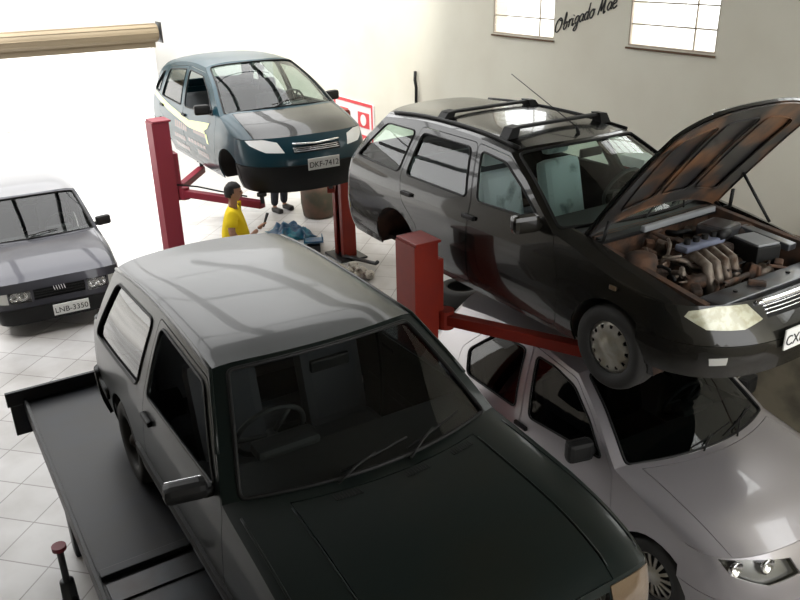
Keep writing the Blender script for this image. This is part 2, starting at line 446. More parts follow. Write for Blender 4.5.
    body.append(panel(full2(-1, 1, qb, 1), [], C.B, (-1, 0, 0), .06, .1))
    for F_, o_, nm in ((C.F, (1, 0, 0), 'front_bumper'), (C.B, (-1, 0, 0), 'rear_bumper')):
        if nm == 'rear_bumper' and C.norearbumper: pass
        G[nm] = pobj(nm, [panel(full2(-1, 1, 0, qb-.01), C.bhole if nm[0] == 'f' else [], F_, o_, .05, .08, .03, C.bo)], [C.bumpmat or paint], root)
    G['body'] = pobj('body', body, [paint], root)
    for L in holes[:2]:
        h = pobj('headlight', [panel(offs(L, .004), [], C.F, (1, 0, 0), .04, .06, 0, -.002)], [C.lensmat], root)
        if C.lensmat == 'lens':
            pobj('reflector', [panel(offs(L, .004), [], C.F, (1, 0, 0), .04, .06, 0, -.06)], [C.reflmat], h)
            a0 = sum(p[0] for p in L)/len(L); q0 = sum(p[1] for p in L)/len(L); w_ = (max(p[0] for p in L)-min(p[0] for p in L))
            for k in (-.24, .16):
                p = Vector(C.F(a0+k*w_, q0)); MB().lathe([(0, -.05), (.02, -.045), (.045, -.02), (.052, 0), (.056, 0), (.05, -.03)], p+Vector((-.02, 0, 0)), 'x', 20).build('lamp_bowl', ['chrome'], h)
    if C.grille:
        g = pobj('grille', [panel(offs(C.grille, .003), [], C.F, (1, 0, 0), .05, .08, 0, -.03)], ['trim'], root)
        m = MB(); q0 = min(p[1] for p in C.grille); q1 = max(p[1] for p in C.grille); a0 = min(p[0] for p in C.grille); a1 = max(p[0] for p in C.grille)
        for k in range(1, 4):
            q = lerp(q0, q1, k/4); m.tube([Vector(C.F(lerp(a0, a1, i/14), q))-Vector((.008, 0, 0)) for i in range(15)], .006, 5)
        m.build('grille_bar', ['trim' if not C.chrome_grille else 'chrome'], g)
    # ---- underside, wheel housings
    m = MB(); yw = C.low[0][1]-.03
    m.box((-C.wb/2, 0, zb+.02), (C.wb-2*wr, 2*yw, .04)).box((rax, 0, zb+.32), (2*wr+.1, 2*(yw-.26), .04)).box((C.xjr*.5+rax*.5-wr*.4, 0, zb+.05), (abs(C.xjr-rax)-wr*.6, 2*yw-.1, .04))
    if C.hoodpanel: m.box((0, 0, zb+.10), (2*wr+.5, 2*(yw-.26), .04))
    m.box((-.42, 0, .52), (.04, 2*yw, .62))
    for cx in (0, rax):
        for s in (-1, 1):
            vs = []; fs = []; pts = arc(cx, wz, wr+.005, -12, 192, 20)
            yi = s*(yw-.27)
            for x, z in pts: vs += [(x, s*(C.S(cx, z)-.02), z), (x, yi, z)]
            for i in range(20): fs.append([2*i, 2*i+1, 2*i+3, 2*i+2])
            vs.append((cx, yi, wz)); k = len(vs)-1
            for i in range(20): fs.append([2*i+1, 2*i+3, k])
            m.add(vs, fs)
    m.build('underbody', [C.undermat], root)
    # ---- wheels
    for cx, s in C.wheels:
        wy = s*(C.S(cx, C.wheel_r+.2)-.115)
        make_wheel(root, (cx, wy, C.wheel_r), s, C.wheel_r, C.rim_r, C.cap)
    # ---- interior
    yi = C.yb-.14; fx = C.cowl[1]
    m = MB(); dz = C.hood_r[-1][1]
    m.prism([(fx+.22, dz-.25), (fx+.16, dz-.05), (fx-.02, dz-.035), (fx-.26, dz-.01), (fx-.34, dz-.12), (fx-.34, dz-.3)], 'y', -yi-.06, yi+.06)
    m.box((fx-.3, yi*.5*C.drv, dz+.005), (.14, .34, .07), bev=.03)
    db = m.build('dashboard', ['dash'], root)
    sx = fx-.80; seatz = zb+.14
    for s in (-1, 1):
        m = MB(); T = Matrix.Translation((sx, s*.34, seatz))
        m.box((.0, 0, .08), (.5, .48, .16), bev=.05, T=T); m.box((-.30, 0, .42), (.14, .42, .60), rot=(0, R(-14), 0), bev=.065, T=T)
        so_ = m.build('front_seat', [C.seatm], root)
        MB().box((sx-.41, s*.34, seatz+.83), (.09, .26, .17), rot=(0, R(-10), 0), bev=.04).build('headrest', [C.seatm], so_)
    m = MB(); rx = max(sx-.85, -C.wb+.25)
    m.box((rx, 0, seatz+.1), (.48, 2*yi-.1, .16), bev=.05); m.box((rx-.30, 0, seatz+.42), (.14, 2*yi-.12, .56), rot=(0, R(-16), 0), bev=.05)
    m.build('rear_seat', ['seat' if C.seatm != 'trim' else 'trim'], root)
    T = Matrix.Translation((fx-.42, C.drv*.34, dz+.02)) @ Matrix.Rotation(R(-66), 4, 'Y')
    m = MB(); m.tube([T @ Vector((.185*cos(2*pi*k/28), .185*sin(2*pi*k/28), 0)) for k in range(28)], .014, 8, closed=True)
    m.tube([T @ Vector((0, 0, 0)), T @ Vector((0, 0, -.16))], .03)
    for a in (30, 150, 270): m.tube([T @ Vector((.18*cos(R(a)), .18*sin(R(a)), 0)), T @ Vector((.03*cos(R(a)), .03*sin(R(a)), -.02))], .014, 6)
    m.build('steering_wheel', ['dash'], root)
    pm = C.header[0]-.12
    MB().box((pm+.16, 0, interp(C.ws_c, .9)-.07), (.03, .22, .065), bev=.01).build('rear_view_mirror', ['trim'], root)
    # door mirrors
    mx, mz = C.mirror
    for s in ((-1, 1) if C.lmir else (-1,)):
        y = s*(C.S(mx, mz)+.02); m = MB()
        m.box((mx, y+s*.11, mz+.0), (.10, .20, C.mh), rot=(0, 0, s*R(12)), bev=.035); m.box((mx+.01, y+s*.01, mz-.03), (.07, .07, .05), bev=.02)
        mo = m.build('door_mirror', [C.mirmat or paint], root)
        MB().box((mx-.052, y+s*.10, mz), (.006, .165, C.mh-.03), rot=(0, 0, s*R(12)), bev=.002).build('mirror_glass', ['chrome'], mo)
    # wipers
    for y0, y1 in C.wipers:
        P = lambda u, y: Vector(C.ws.P(u, y))+Vector((.0, 0, .02))
        q0 = Vector(C.hood.P(.97, y0))+Vector((0, 0, .012)); q1 = P(.08, y1)
        m = MB(); m.tube([q0, lerp(q0, q1, .5)+Vector((0, 0, .015)), q1], .007, 6)
        m.tube([P(.035, y1-.28*C.wd), P(.07, y1), P(.10, y1+.28*C.wd)], .006, 6)
        m.build('wiper', ['trim'], root)
    C.parts = G; C.root = root
    return C
def full2(a0, a1, q0, q1): return [(a0, q0), (a1, q0), (a1, q1), (a0, q1)]
def make_wheel(root, c, s, r, rr, kind):
    m = MB(); w_ = .095
    prof = [(rr-.005, -w_*.8), (rr, -w_), (r-.035, -w_-.008), (r-.008, -w_+.015), (r, -w_*.5), (r, w_*.5), (r-.008, w_-.015), (r-.035, w_+.008), (rr, w_), (rr-.005, w_*.8), (rr-.005, -w_*.8)]
    m.lathe(prof, c, 'y', 40)
    t = m.build('wheel', ['rubber'], root)
    m = MB(); m.lathe([(rr, -w_*.8), (rr-.02, w_*.3*1), (rr*.6, w_*.5), (0, w_*.5), (0, w_*.4), (rr*.6, w_*.3), (rr-.03, 0), (rr-.01, -w_*.8)] if s > 0 else [(rr, w_*.8), (rr-.02, -w_*.3), (rr*.6, -w_*.5), (0, -w_*.5), (0, -w_*.4), (rr*.6, -w_*.3), (rr-.03, 0), (rr-.01, w_*.8)], c, 'y', 32)
    m.build('rim', ['dark'], t)
    cy = c[1]+s*w_*.72
    def disc(loops, z_of):
        return panel(loops[0], loops[1:], lambda x, z: (c[0]+x, cy+s*z_of(math.hypot(x, z)), c[2]+z), (0, s, 0), .03, .03, .008)
    circ = lambda r_, n, x=0, z=0: [(x+r_*cos(2*pi*k/n), z+r_*sin(2*pi*k/n)) for k in range(n)]
    if kind == 'cap12':
        hs = []
        for k in range(12):
            a = 2*pi*k/12; e = .058; hs.append([(rr*q*cos(a+t_), rr*q*sin(a+t_)) for q, t_ in ((.70, -.07), (.86, -.115), (.86, .115), (.70, .07))])
        pr = [disc([circ(rr+.004, 48)]+hs, lambda d: .012-.02*(d/rr)**2+(.012 if d < .05 else 0)+(.01 if .6 < d/rr < .9 else 0))]
        pobj('hubcap', pr, ['alloy'], t)
    elif kind == 'spokes':
        hs = []
        for k in range(14):
            a = 2*pi*k/14; hs.append([(rr*q*cos(a+t_), rr*q*sin(a+t_)) for q, t_ in ((.38, -.08), (.88, -.14), (.88, .14), (.38, .08))])
        pobj('hubcap', [disc([circ(rr+.004, 48)]+hs, lambda d: .012-.02*(d/rr)**2+(.014 if d < .05 else 0))], ['alloy'], t)
    else:
        hs = [circ(.012, 8, .1*cos(2*pi*k/8), .1*sin(2*pi*k/8)) for k in range(8)]
        pobj('hubcap', [disc([circ(rr, 40)]+hs, lambda d: .0+(.03 if d < .04 else 0)-.02*(d/rr))], ['alloy' if kind == 'steel' else 'darkrust'], t)
def plate(C, q, y, text, parent, w_=.40, h=.13, out=.02):
    p = Vector(C.F(math.asin(min(1, abs(y)/C.S(C.xj, .5)))*2/pi*(1 if y >= 0 else -1), q)); p.x += out
    tilt = 0
    pl = MB().box(p, (.012, w_, h), bev=.004).build('number_plate', ['plate'], parent)
    Mx = Matrix.Translation(p+Vector((.008, 0, -.01))) @ Matrix(((0, 0, 1, 0), (1, 0, 0, 0), (0, 1, 0, 0), (0, 0, 0, 1)))
    txt(text, .095, 'plate_text', 'ink', pl, Mx); return pl
BASE = dict(simple=False, open_window=False, handle='trim', strip=None, hoodpanel=True, hoodmat=None, bumpmat=None, lensmat='lens', reflmat='refl', chrome_grille=False,
            norearbumper=False, bo=.0, bhole=[], undermat='dark', mirmat=None, drv=1, wd=1, seatm='seat', wsglass='glass', sideglass='tint', wipers=[(-.25, -.02), (.3, .45)], hoodv=.88, wm=.93, wmt=None, lmir=True, mh=.13, fzb=None, rn=6, tum=.28, tum2=.25, tx1=.1, ta1=.06, tx2=-2.3, ta2=.04, cap='steel')
def car(**k): d = dict(BASE); d.update(k); return d

# ------------------------------------------------------------------ the place
def struct(name, mb, mats): o = mb.build(name, mats); o['kind'] = 'structure'; return o
WY = 6.42; FX = -14.9; RX0 = -8.6; CH = 6.3
struct('floor', MB().box((-7, .9, -.1), (16.4, 11.6, .2)), ['tile'])
struct('ground', MB().box((-30, 0, -.22), (110, 90, .2)), ['street'])
struct('wall_street', MB().box((-25, 0, 3.2), (.4, 60, 6.6)), ['wallwhite'])  # added opposite the doorway so the cars reflect less open sky
# right-hand wall with real window openings
def wall_with_holes(name, x0, x1, z0, z1, y0, y1, holes, mats):
    m = MB(); xs = sorted({x0, x1, *[h[0] for h in holes], *[h[1] for h in holes]})
    for a, b in zip(xs, xs[1:]):
        hs = [h for h in holes if h[0] <= a+1e-6 and h[1] >= b-1e-6]
        z = z0
        for h in sorted(hs, key=lambda h: h[2]):
            m.box(((a+b)/2, (y0+y1)/2, (z+h[2])/2), (b-a, y1-y0, h[2]-z)); z = h[3]
        m.box(((a+b)/2, (y0+y1)/2, (z+z1)/2), (b-a, y1-y0, z1-z))
    o = struct(name, m, mats); return o
WINS = [(-5.98, -4.93, 3.36, 4.6), (-8.15, -7.07, 3.34, 4.58), (-3.95, -2.85, 2.95, 4.5), (-1.80, -.70, 2.95, 4.5)]
wall_with_holes('wall_right', FX, 3, .0, CH, WY, WY+.22, WINS, ['wall'])
struct('trim_1', MB().box(((-4.6+1)/2, WY-.012, .52), (5.6, .024, 1.06)), ['wallgrey'])
for i, (a, b, z0, z1) in enumerate(WINS):
    m = MB(); y = WY+.02
    for x in (a+.008, b-.008): m.box((x, y, (z0+z1)/2), (.016, .03, z1-z0))
    for z in (z0+.008, z1-.008): m.box(((a+b)/2, y, z), (b-a-.03, .03, .016))
    f = m.build(f'window_{i+1}', ['winframe']); f['kind'] = 'structure'
    for k in range(1, 6): MB().box(((a+b)/2, y, lerp(z0, z1, k/6)), (b-a-.04, .014, .014)).build('window_bar', ['winframe'], f)
    MB().box((b-.26, y+.0, (z0+z1)/2), (.014, .014, z1-z0-.03)).build('window_mullion', ['winframe'], f)
    MB().box(((a+b)/2, y, (z0+z1)/2), (b-a-.05, .004, z1-z0-.05)).build('window_glass', ['pane'], f)
    MB().box(((a+b)/2, WY-.015, z0-.02), (b-a+.02, .02, .018)).build('window_sill', ['wood'], f)
# far wall with the roller-door opening, left wall, mezzanine side, roof over the near bays
wall_with_holes('wall_far', 0, 1, 0, 1, 0, 1, [], ['wallwhite']) if False else None
m = MB(); m.box((FX-.1, (4.2+WY)/2, 2.3), (.2, WY-4.2, 4.6)); m.box((FX-.1, -.9, 3.9), (.2, 10.2, 1.4)); m.box((FX-.1, -5.7, 2.3), (.2, .6, 4.6))
struct('wall_far', m, ['wallwhite'])
struct('wall_left', MB().box((-6.9, -4.7, CH/2), (16.2, .2, CH)), ['walldark'])
m = MB(); m.box((1.1, -1.4, CH/2), (.2, 6.8, CH)); m.box((1.1, 4.2, .8), (.2, 4.4, 1.6)); struct('wall_back', m, ['wall'])  # unseen; left open above at the right, shaped to light the right-hand wall
struct('ceiling', MB().box(((RX0+1.2)/2, .9, CH+.06), (1.2-RX0, 11.4, .12)), ['ceil'])
for k, y in enumerate((-3.6, -1.3, 1.05, 3.4, 5.75)):
    struct(f'trim_{k+2}', MB().box(((-20.5+RX0)/2, y, CH-.05), (RX0+20.5, .20, .22)), ['beam'])
for k, x in enumerate((-9.9, -13.0, -17.0)):
    struct(f'trim_{k+7}', MB().box((x, 1.1, CH+.10), (.05, 10.6, .06)), ['beam'])
# rolled-up shutter above the opening
s = empty('roller_shutter', (FX+.3, 1.2, 3.08), 0, 'beige roller shutter rolled up into a long drum high over the white doorway', 'shutter')
m = MB(); m.lathe([(0, -3.0), (.13, -3.0), (.15, -2.98), (.15, 2.98), (.13, 3.0), (0, 3.0)], (0, 0, 0), 'y', 20)
for k in range(10): m.tube([(.15*cos(2*pi*k/10), -2.98, .15*sin(2*pi*k/10)), (.15*cos(2*pi*k/10), 2.98, .15*sin(2*pi*k/10))], .010, 5)
m.build('shutter_roll', ['shutter'], s)
MB().box((.0, 3.04, 0), (.3, .02, .34), bev=.01).build('end_plate', ['steel'], s); MB().box((.0, 0, -.2), (.03, 5.9, .09), bev=.008).build('bottom_rail', ['shutter'], s)

# writing on the wall
def stroke_text(strokes, x0, z0, sx, sz, slope, r, name):
    m = MB()
    for st in strokes:
        n = len(st); pts = []
        for i in range(n-1):
            p0 = st[max(0, i-1)]; p1 = st[i]; p2 = st[i+1]; p3 = st[min(n-1, i+2)]
            for k in range(6):
                t = k/6; q = [.5*(2*p1[j]+(p2[j]-p0[j])*t+(2*p0[j]-5*p1[j]+4*p2[j]-p3[j])*t*t+(3*p1[j]-p0[j]-3*p2[j]+p3[j])*t**3) for j in (0, 1)]; pts.append(q)
        pts.append(st[-1])
        m.tube([(x0+p[0]*sx+p[1]*sz*.22, WY-.002, z0+p[1]*sz+slope*p[0]*sx) for p in pts], r, 5)
    return m.build(name, ['ink'])
L = []
def g(dx, *sts):
    for st in sts: L.append([(x+dx, y) for x, y in st])
g(0, [(.5, 1.55), (.15, 1.3), (0, .6), (.2, .02), (.6, .1), (.85, .8), (.7, 1.4), (.4, 1.5), (.6, 1.2), (.95, 1.1)])                                   # O
g(1.15, [(0, .5), (.05, 1.5), (.12, 1.9), (.2, 1.5), (.1, .1), (.35, .0), (.5, .4), (.4, .75), (.2, .6)], [(.45, .7), (.6, .65)])                          # b
g(1.8, [(0, .6), (.15, .85), (.15, 0)], [(.15, .5), (.3, .85), (.45, .8)])                                                                                # r
g(2.35, [(.05, .85), (.05, .15), (.15, 0), (.3, .2)], [(.08, 1.15), (.1, 1.2)])                                                                            # i
g(2.75, [(.45, .75), (.2, .9), (0, .5), (.15, .05), (.4, .3), (.47, .85), (.42, -.4), (.2, -.75), (.0, -.5), (.5, .1)])                                     # g
g(3.35, [(.45, .75), (.2, .9), (0, .5), (.15, .05), (.4, .3), (.47, .85), (.45, .15), (.6, .1)])                                                           # a
g(4.0, [(.42, .75), (.2, .9), (0, .5), (.15, .05), (.38, .3), (.5, 1.8), (.45, .15), (.6, .1)])                                                            # d
g(4.7, [(.25, .9), (0, .6), (.1, .05), (.35, .05), (.5, .5), (.35, .88), (.25, .9), (.6, .8)])                                                             # o
g(5.8, [(0, 0), (.2, 1.6)], [(.2, 1.6), (.35, .3), (.65, 1.65)], [(.65, 1.65), (.7, 0), (.9, .1)])                                                          # M
g(6.9, [(.45, .75), (.2, .9), (0, .5), (.15, .05), (.4, .3), (.47, .85), (.45, .15), (.6, .1)], [(.0, 1.25), (.15, 1.4), (.3, 1.25), (.45, 1.4)])            # a with tilde
g(7.55, [(.0, .45), (.4, .6), (.35, .88), (.1, .85), (0, .4), (.2, .03), (.55, .2)])                                                                       # e
wt = stroke_text(L, -7.06, 3.41, .110, .092, .34, .008, 'wall_writing'); tag(wt, 'black hand-painted cursive thank-you writing on the cream wall between the windows', 'writing')

# cable and poster on the wall
tag(MB().tube([(-9.85, WY-.03, 2.72), (-9.83, WY-.05, 2.6), (-9.80, WY-.05, 2.5), (-9.84, WY-.03, 2.1), (-9.84, WY-.02, 1.2)], .022, 8).build('wall_cable', ['trim']), 'short dark cable hanging down the pale wall behind the estate car roof', 'cable')
p = empty('wall_poster', (-11.75, WY-.012, 1.65), 0, 'red and white printed poster on the wall between the two lifted cars', 'poster')
MB().box((0, 0, 0), (1.35, .012, .85)).build('poster_sheet', ['posterw'], p)
m = MB()
for dx, dz, a, b in ((-.62, 0, .06, .85), (.62, 0, .04, .85), (0, .4, 1.2, .05), (-.3, .17, .3, .2), (.35, .15, .36, .24), (-.3, -.2, .2, .3), (.05, -.05, .3, .12), (.4, -.22, .3, .26)): m.box((dx, -.009, dz), (a, .006, b))
m.build('red_print', ['posterr'], p)
for dx, dz in ((.35, .15), (-.3, -.2), (.4, -.22)): MB().cyl((dx, -.014, dz), .09, .006, 'y', 16).build('round_picture', ['posterw'], p)
# pipes by the wall at right
t = empty('wall_pipe', (0, 0, 0), 0, 'thin rusty pipe with a bend fixed along the cream wall behind the open bonnet', 'pipe')
MB().tube([(-4.2, WY-.05, 1.93), (-3.9, WY-.06, 1.95), (-3.55, WY-.05, 1.93), (-3.3, WY-.05, 1.85), (-2.6, WY-.05, 1.86)], .018, 8).build('pipe_run', ['wood'], t)
MB().tube([(-3.75, WY-.05, 1.93), (-3.72, WY-.06, 2.06), (-3.5, WY-.06, 2.1), (-3.1, WY-.05, 2.05)], .015, 8).build('pipe_branch', ['wood'], t)

# ------------------------------------------------------------------ green hatchback on the ramp
gol = empty('hatchback_car', (-2.38, 1.62, 1.10), 0, 'dark green boxy two-door hatchback standing on the steel ramp in the foreground', 'car')
Cg = make_car(car(
 wb=2.36, wheel_r=.29, rim_r=.175, arch_r=.335, zbot=.20, xj=.47, xf=.61, nf=6, xjr=-2.98, xr=-3.12, nr=5,
 belt0=.905, belt1=.0, low=[(.18, .745), (.32, .785), (.55, .80), (.78, .785)], yb=.765, tum=.34, tum2=.20, tx1=.0, ta1=.42, tx2=-2.4, ta2=.05, wm=.90, wmt=.86, lmir=False, mh=.085, mirrough=1,
 cowl=(-.40, -.575), header=(-1.0, -1.085), roofend=(-2.93, -2.84), rn=10, hoodv=.655,
 hood_c=[(0, .785), (.10, .83), (.5, .90), (1, .945)], hood_r=[(0, .765), (.10, .80), (.5, .865), (1, .92)],
 ws_c=[(0, .945), (.5, 1.17), (1, 1.36)], ws_r=[(0, .92), (.5, 1.14), (1, 1.325)],
 roof_c=[(0, 1.36), (.15, 1.385), (.6, 1.385), (1, 1.34)], roof_r=[(0, 1.325), (.3, 1.345), (.7, 1.34), (1, 1.295)],
 back_c=[(0, 1.34), (.5, 1.14), (1, .93)], back_r=[(0, 1.295), (.5, 1.11), (1, .92)],
 fprof=[(0, .64), (.3, .66), (.55, .65), (.8, .64), (1, .61)], rprof=[(0, -3.12), (.5, -3.16), (1, -3.12)], qbump=.46, bo=.03, bumpmat='trim',
 doors=[[(-.60, .225), (-.55, .6), (-.56, .885), (-.625, .955), (-1.065, 1.29), (-1.855, 1.315), (-1.80, .93), (-1.81, .6), (-1.79, .225)]],
 dwin=[[(-.68, .950), (-1.085, 1.262), (-1.80, 1.285), (-1.74, .92)]],
 qwin=[[(-1.93, .90), (-1.94, 1.275), (-2.70, 1.255), (-2.92, .84)]],
 lamp=[(.26, .62), (.26, .93), (.42, .93), (.42, .62)], lensmat='lens', grille=[(-.23, .64), (.23, .64), (.23, .92), (-.23, .92)],
 strip=(.44, .50), mirror=(-.72, .96), mirmat='trim', wheels=[(0, -1), (0, 1), (-2.36, -1), (-2.36, 1)], cap='rusty', drv=-1, open_window=True, wsglass='glass', sideglass='tint', undermat='dark',
 wipers=[(-.35, -.05), (.15, .42)], wd=.9), gol, 'gol')
# amber corner indicators wrap from the nose to the wings
for s in (-1, 1):
    pobj('corner_indicator', [panel([(s*.43, .60), (s*.43, .97), (s*.84, .96), (s*.86, .62)], [], Cg.F, (1, 0, 0), .04, .06, .02, .006)], ['amber'], gol)
# cowl grilles, and thin tubes added along bonnet and wing edges to catch highlights
for s in (-1, 1):
    MB().tube([Vector(Cg.hood.P(u/20, s*.668)) for u in range(1, 19)], .0045, 8).build('wing_crease', ['gol'], gol)
    MB().tube([Vector(Cg.hood.P(u/20, s*.945))-Vector((0, 0, .001)) for u in range(1, 19)], .006, 8).build('wing_crease', ['gol'], gol)
for v0 in (-.42, .05, .42):
    m = MB()
    for k in range(9): m.box(Vector(Cg.hood.P(.90, v0+.02*k))+Vector((0, 0, .001)), (.05, .006, .006), rot=(0, R(-4), 0))
    m.build('cowl_vent', ['trim'], Cg.parts['hood'])
for s in (-1, 1):   # rain gutters along the roof edge
    MB().tube([Vector((x, s*(Cg.S(x, z)-.004), z+.004)) for x, z in Cg.ws.rail(6)[2:]+Cg.roof.rail(10)[1:]], .011, 6).build('rain_gutter', ['gol'], gol)

# ------------------------------------------------------------------ vehicle ramp
rp = empty('vehicle_ramp', (-2.38, 1.62, 0), 0, 'dark steel four-post ramp platform carrying the green hatchback', 'ramp')
RZ = 1.10
def runway(y0, y1):
    m = MB(); m.box((-1.15, (y0+y1)/2, RZ-.07), (5.6, y1-y0, .14), bev=.006)
    o = m.build('runway', ['rampsteel'], rp)
    for y in (y0+.012, y1-.012): MB().box((-1.15, y, RZ+.012), (5.6, .024, .025), bev=.004).build('side_rail', ['rampsteel'], o)
    return o
ra = runway(-1.24, -.46); rb = runway(.02, .74)
MB().box((-3.90, -.90, RZ+.04), (.035, .92, .12), bev=.006).build('rear_lip', ['rampsteel'], ra)
MB().box((-3.93, -1.28, RZ-.16), (.05, .12, .26), bev=.006).build('rear_hook', ['rampsteel'], ra)
MB().box((-1.54, -.85, RZ+.015), (.07, .72, .03), rot=(0, 0, R(0)), bev=.006).build('cross_lip', ['rampsteel'], ra)
MB().box((-.75, -.85, RZ+.008), (1.4, .70, .016), bev=.004).build('turn_plate', ['steel'], ra)
MB().box((-1.28, -.85, RZ+.02), (.012, .66, .014)).build('plate_seam', ['steel'], ra)
for x in (-3.3, 1.0):
    MB().box((x, -.32, .48), (.16, 1.7, .96), bev=.02).build('support_frame', ['rampsteel'], rp)
# locking column beside the ramp
j = empty('screw_jack', (-4.70, .29, 0), R(20), 'small dark screw jack with a rust-red cap standing beside the ramp edge', 'jack')
m = MB(); m.cyl((0, 0, .03), .13, .06).lathe([(0.09, .06), (.055, .25), (.045, .55), (0, .55)], (0, 0, 0), 'z', 16); m.build('jack_body', ['steel'], j)
MB().cyl((0, 0, .66), .022, .3).build('jack_screw', ['steel'], j); MB().cyl((0, 0, .82), .045, .03).build('jack_cap', ['redfaded'], j)
MB().tube([(0, 0, .45), (.18, .02, .33), (.34, .03, .16)], .02).build('jack_handle', ['steel'], j)

# ------------------------------------------------------------------ silver hatchback on the floor
pal = empty('silver_car', (-2.802, 4.505, 0), -.033, 'silver four-door hatchback parked on the floor under the lifted estate car', 'car')
Cp = make_car(car(
 wb=2.37, wheel_r=.29, rim_r=.178, arch_r=.33, zbot=.18, xj=.20, xf=.60, nf=2.7, xjr=-2.80, xr=-3.02, nr=3.2,
 belt0=.93, belt1=.05, low=[(.16, .76), (.32, .80), (.55, .82), (.78, .81)], yb=.79, tum=.32, tum2=.25, tx1=-.2, ta1=.16,
 wm=.90, cowl=(-.22, -.43), header=(-.92, -1.06), roofend=(-2.75, -2.66), rn=6, hoodv=.82,
 hood_c=[(0, .75), (.3, .86), (.7, .94), (1, .965)], hood_r=[(0, .74), (.3, .80), (.7, .87), (1, .915)],
 ws_c=[(0, .965), (.5, 1.21), (1, 1.395)], ws_r=[(0, .915), (.5, 1.16), (1, 1.33)],
 roof_c=[(0, 1.395), (.3, 1.435), (.6, 1.435), (1, 1.38)], roof_r=[(0, 1.325), (.3, 1.365), (.65, 1.355), (1, 1.29)],
 back_c=[(0, 1.38), (.5, 1.17), (1, .9)], back_r=[(0, 1.29), (.5, 1.1), (1, .88)],
 fprof=[(0, .74), (.3, .78), (.55, .76), (.8, .68), (1, .60)], rprof=[(0, -3.02), (.4, -3.1), (1, -3.0)], qbump=.5,
 doors=[[(-.44, .30), (-.40, .6), (-.44, .88), (-.52, .95), (-.80, 1.15), (-1.05, 1.295), (-1.59, 1.335), (-1.46, .85), (-1.46, .25), (-.52, .22)],
        [(-1.475, .25), (-1.475, .85), (-1.605, 1.335), (-2.12, 1.31), (-2.42, 1.02), (-2.42, .80), (-2.15, .62), (-2.0, .25)]],
 dwin=[[(-.56, .92), (-.78, 1.10), (-1.04, 1.245), (-1.30, 1.285), (-1.525, 1.285), (-1.375, .85)], [(-1.555, .85), (-1.67, 1.285), (-2.05, 1.27), (-2.33, 1.03), (-2.25, .84)]], qwin=[],
 lamp=[(.20, .74), (.23, .90), (.53, .985), (.74, .98), (.66, .82), (.42, .705)], lensmat='lens', reflmat='refl', grille=[(-.16, .68), (.16, .68), (.17, .84), (-.17, .84)],
 mirror=(-.68, .97), mh=.16, mirmat='trim', wheels=[(0, -1), (0, 1), (-2.37, -1), (-2.37, 1)], cap='spokes', wsglass='palglass', sideglass='tint', seatm='trim', wipers=[(-.2, -.0), (.25, .45)]), pal, 'palio')

# ------------------------------------------------------------------ black estate on the two-post lift
xs = empty('estate_car', (-3.367, 4.475, 1.553), .019, 'black estate car with roof bars and open bonnet raised on the two-post lift', 'car')
Cx = make_car(car(
 wb=2.54, wheel_r=.295, rim_r=.188, arch_r=.345, zbot=.21, xj=.22, xf=.70, nf=2.6, xjr=-3.36, xr=-3.53, nr=3.4,
 belt0=.945, belt1=.012, low=[(.18, .77), (.34, .83), (.58, .852), (.8, .84)], yb=.81, tum=.36, tum2=.25, tx1=-.2, ta1=.14,
 cowl=(-.36, -.60), header=(-1.10, -1.26), roofend=(-3.12, -3.04), rn=7, hoodv=.84, hoodpanel=False,
 hood_c=[(0, .76), (.3, .85), (.7, .93), (1, .975)], hood_r=[(0, .75), (.3, .80), (.7, .885), (1, .935)],
 ws_c=[(0, .975), (.5, 1.21), (1, 1.395)], ws_r=[(0, .935), (.5, 1.155), (1, 1.335)],
 roof_c=[(0, 1.395), (.2, 1.435), (.6, 1.445), (1, 1.415)], roof_r=[(0, 1.335), (.3, 1.38), (.7, 1.385), (1, 1.34)],
 back_c=[(0, 1.415), (.5, 1.19), (1, .92)], back_r=[(0, 1.34), (.5, 1.15), (1, .91)],
 fprof=[(0, .80), (.3, .85), (.55, .84), (.8, .77), (1, .70)], fzb=.30, rprof=[(0, -3.50), (.4, -3.56), (1, -3.5)], qbump=.51,
 doors=[[(-.50, .30), (-.46, .6), (-.57, .92), (-.66, .985), (-1.0, 1.20), (-1.25, 1.31), (-1.64, 1.34), (-1.49, .93), (-1.49, .27), (-.55, .25)],
        [(-1.505, .27), (-1.505, .93), (-1.655, 1.34), (-2.42, 1.345), (-2.50, .95), (-2.42, .74), (-2.2, .58), (-2.13, .27)]],
 dwin=[[(-.72, .975), (-1.0, 1.14), (-1.26, 1.265), (-1.575, 1.295), (-1.43, .955)], [(-1.57, .955), (-1.71, 1.30), (-2.38, 1.305), (-2.42, .96)]],
 qwin=[[(-2.54, .96), (-2.49, 1.305), (-2.96, 1.30), (-3.30, .97)]],
 lamp=[(.268, .778), (.33, .972), (.52, .988), (.70, .936), (.735, .863), (.62, .717), (.40, .698)], lensmat='lampyel', grille=[(-.24, .78), (.24, .78), (.24, .945), (-.24, .945)], chrome_grille=True,
 mirror=(-.74, .98), wheels=[(0, -1), (0, 1)], cap='cap12', wsglass='clear', sideglass='clear', seatm='seatlight', undermat='darkrust', open_window=True, wipers=[(-.2, .05), (.3, .5)], handle='trim'), xs, 'xsara')
plate(Cx, .51, -.055, 'CXB-2023', xs, .42, .135, .02)
for s in (-1, 1):
    F = Cx.F; pobj('fog_lamp', [panel([(s*.515, .24), (s*.515, .35), (s*.62, .332), (s*.61, .222)], [], F, (1, 0, 0), .05, .08, .01, .004)], ['lamppale'], xs)
    MB().box(Vector((.02, s*(Cx.S(0, .72)+.003), .735)), (.055, .012, .03), bev=.006).build('side_repeater', ['amber'], xs)
# chrome strip over grille
MB().tube([Vector(Cx.F(-.28+.56*i/14, .965))+Vector((.01, 0, 0)) for i in range(15)], .016, 8).build('chrome_strip', ['chrome'], xs)
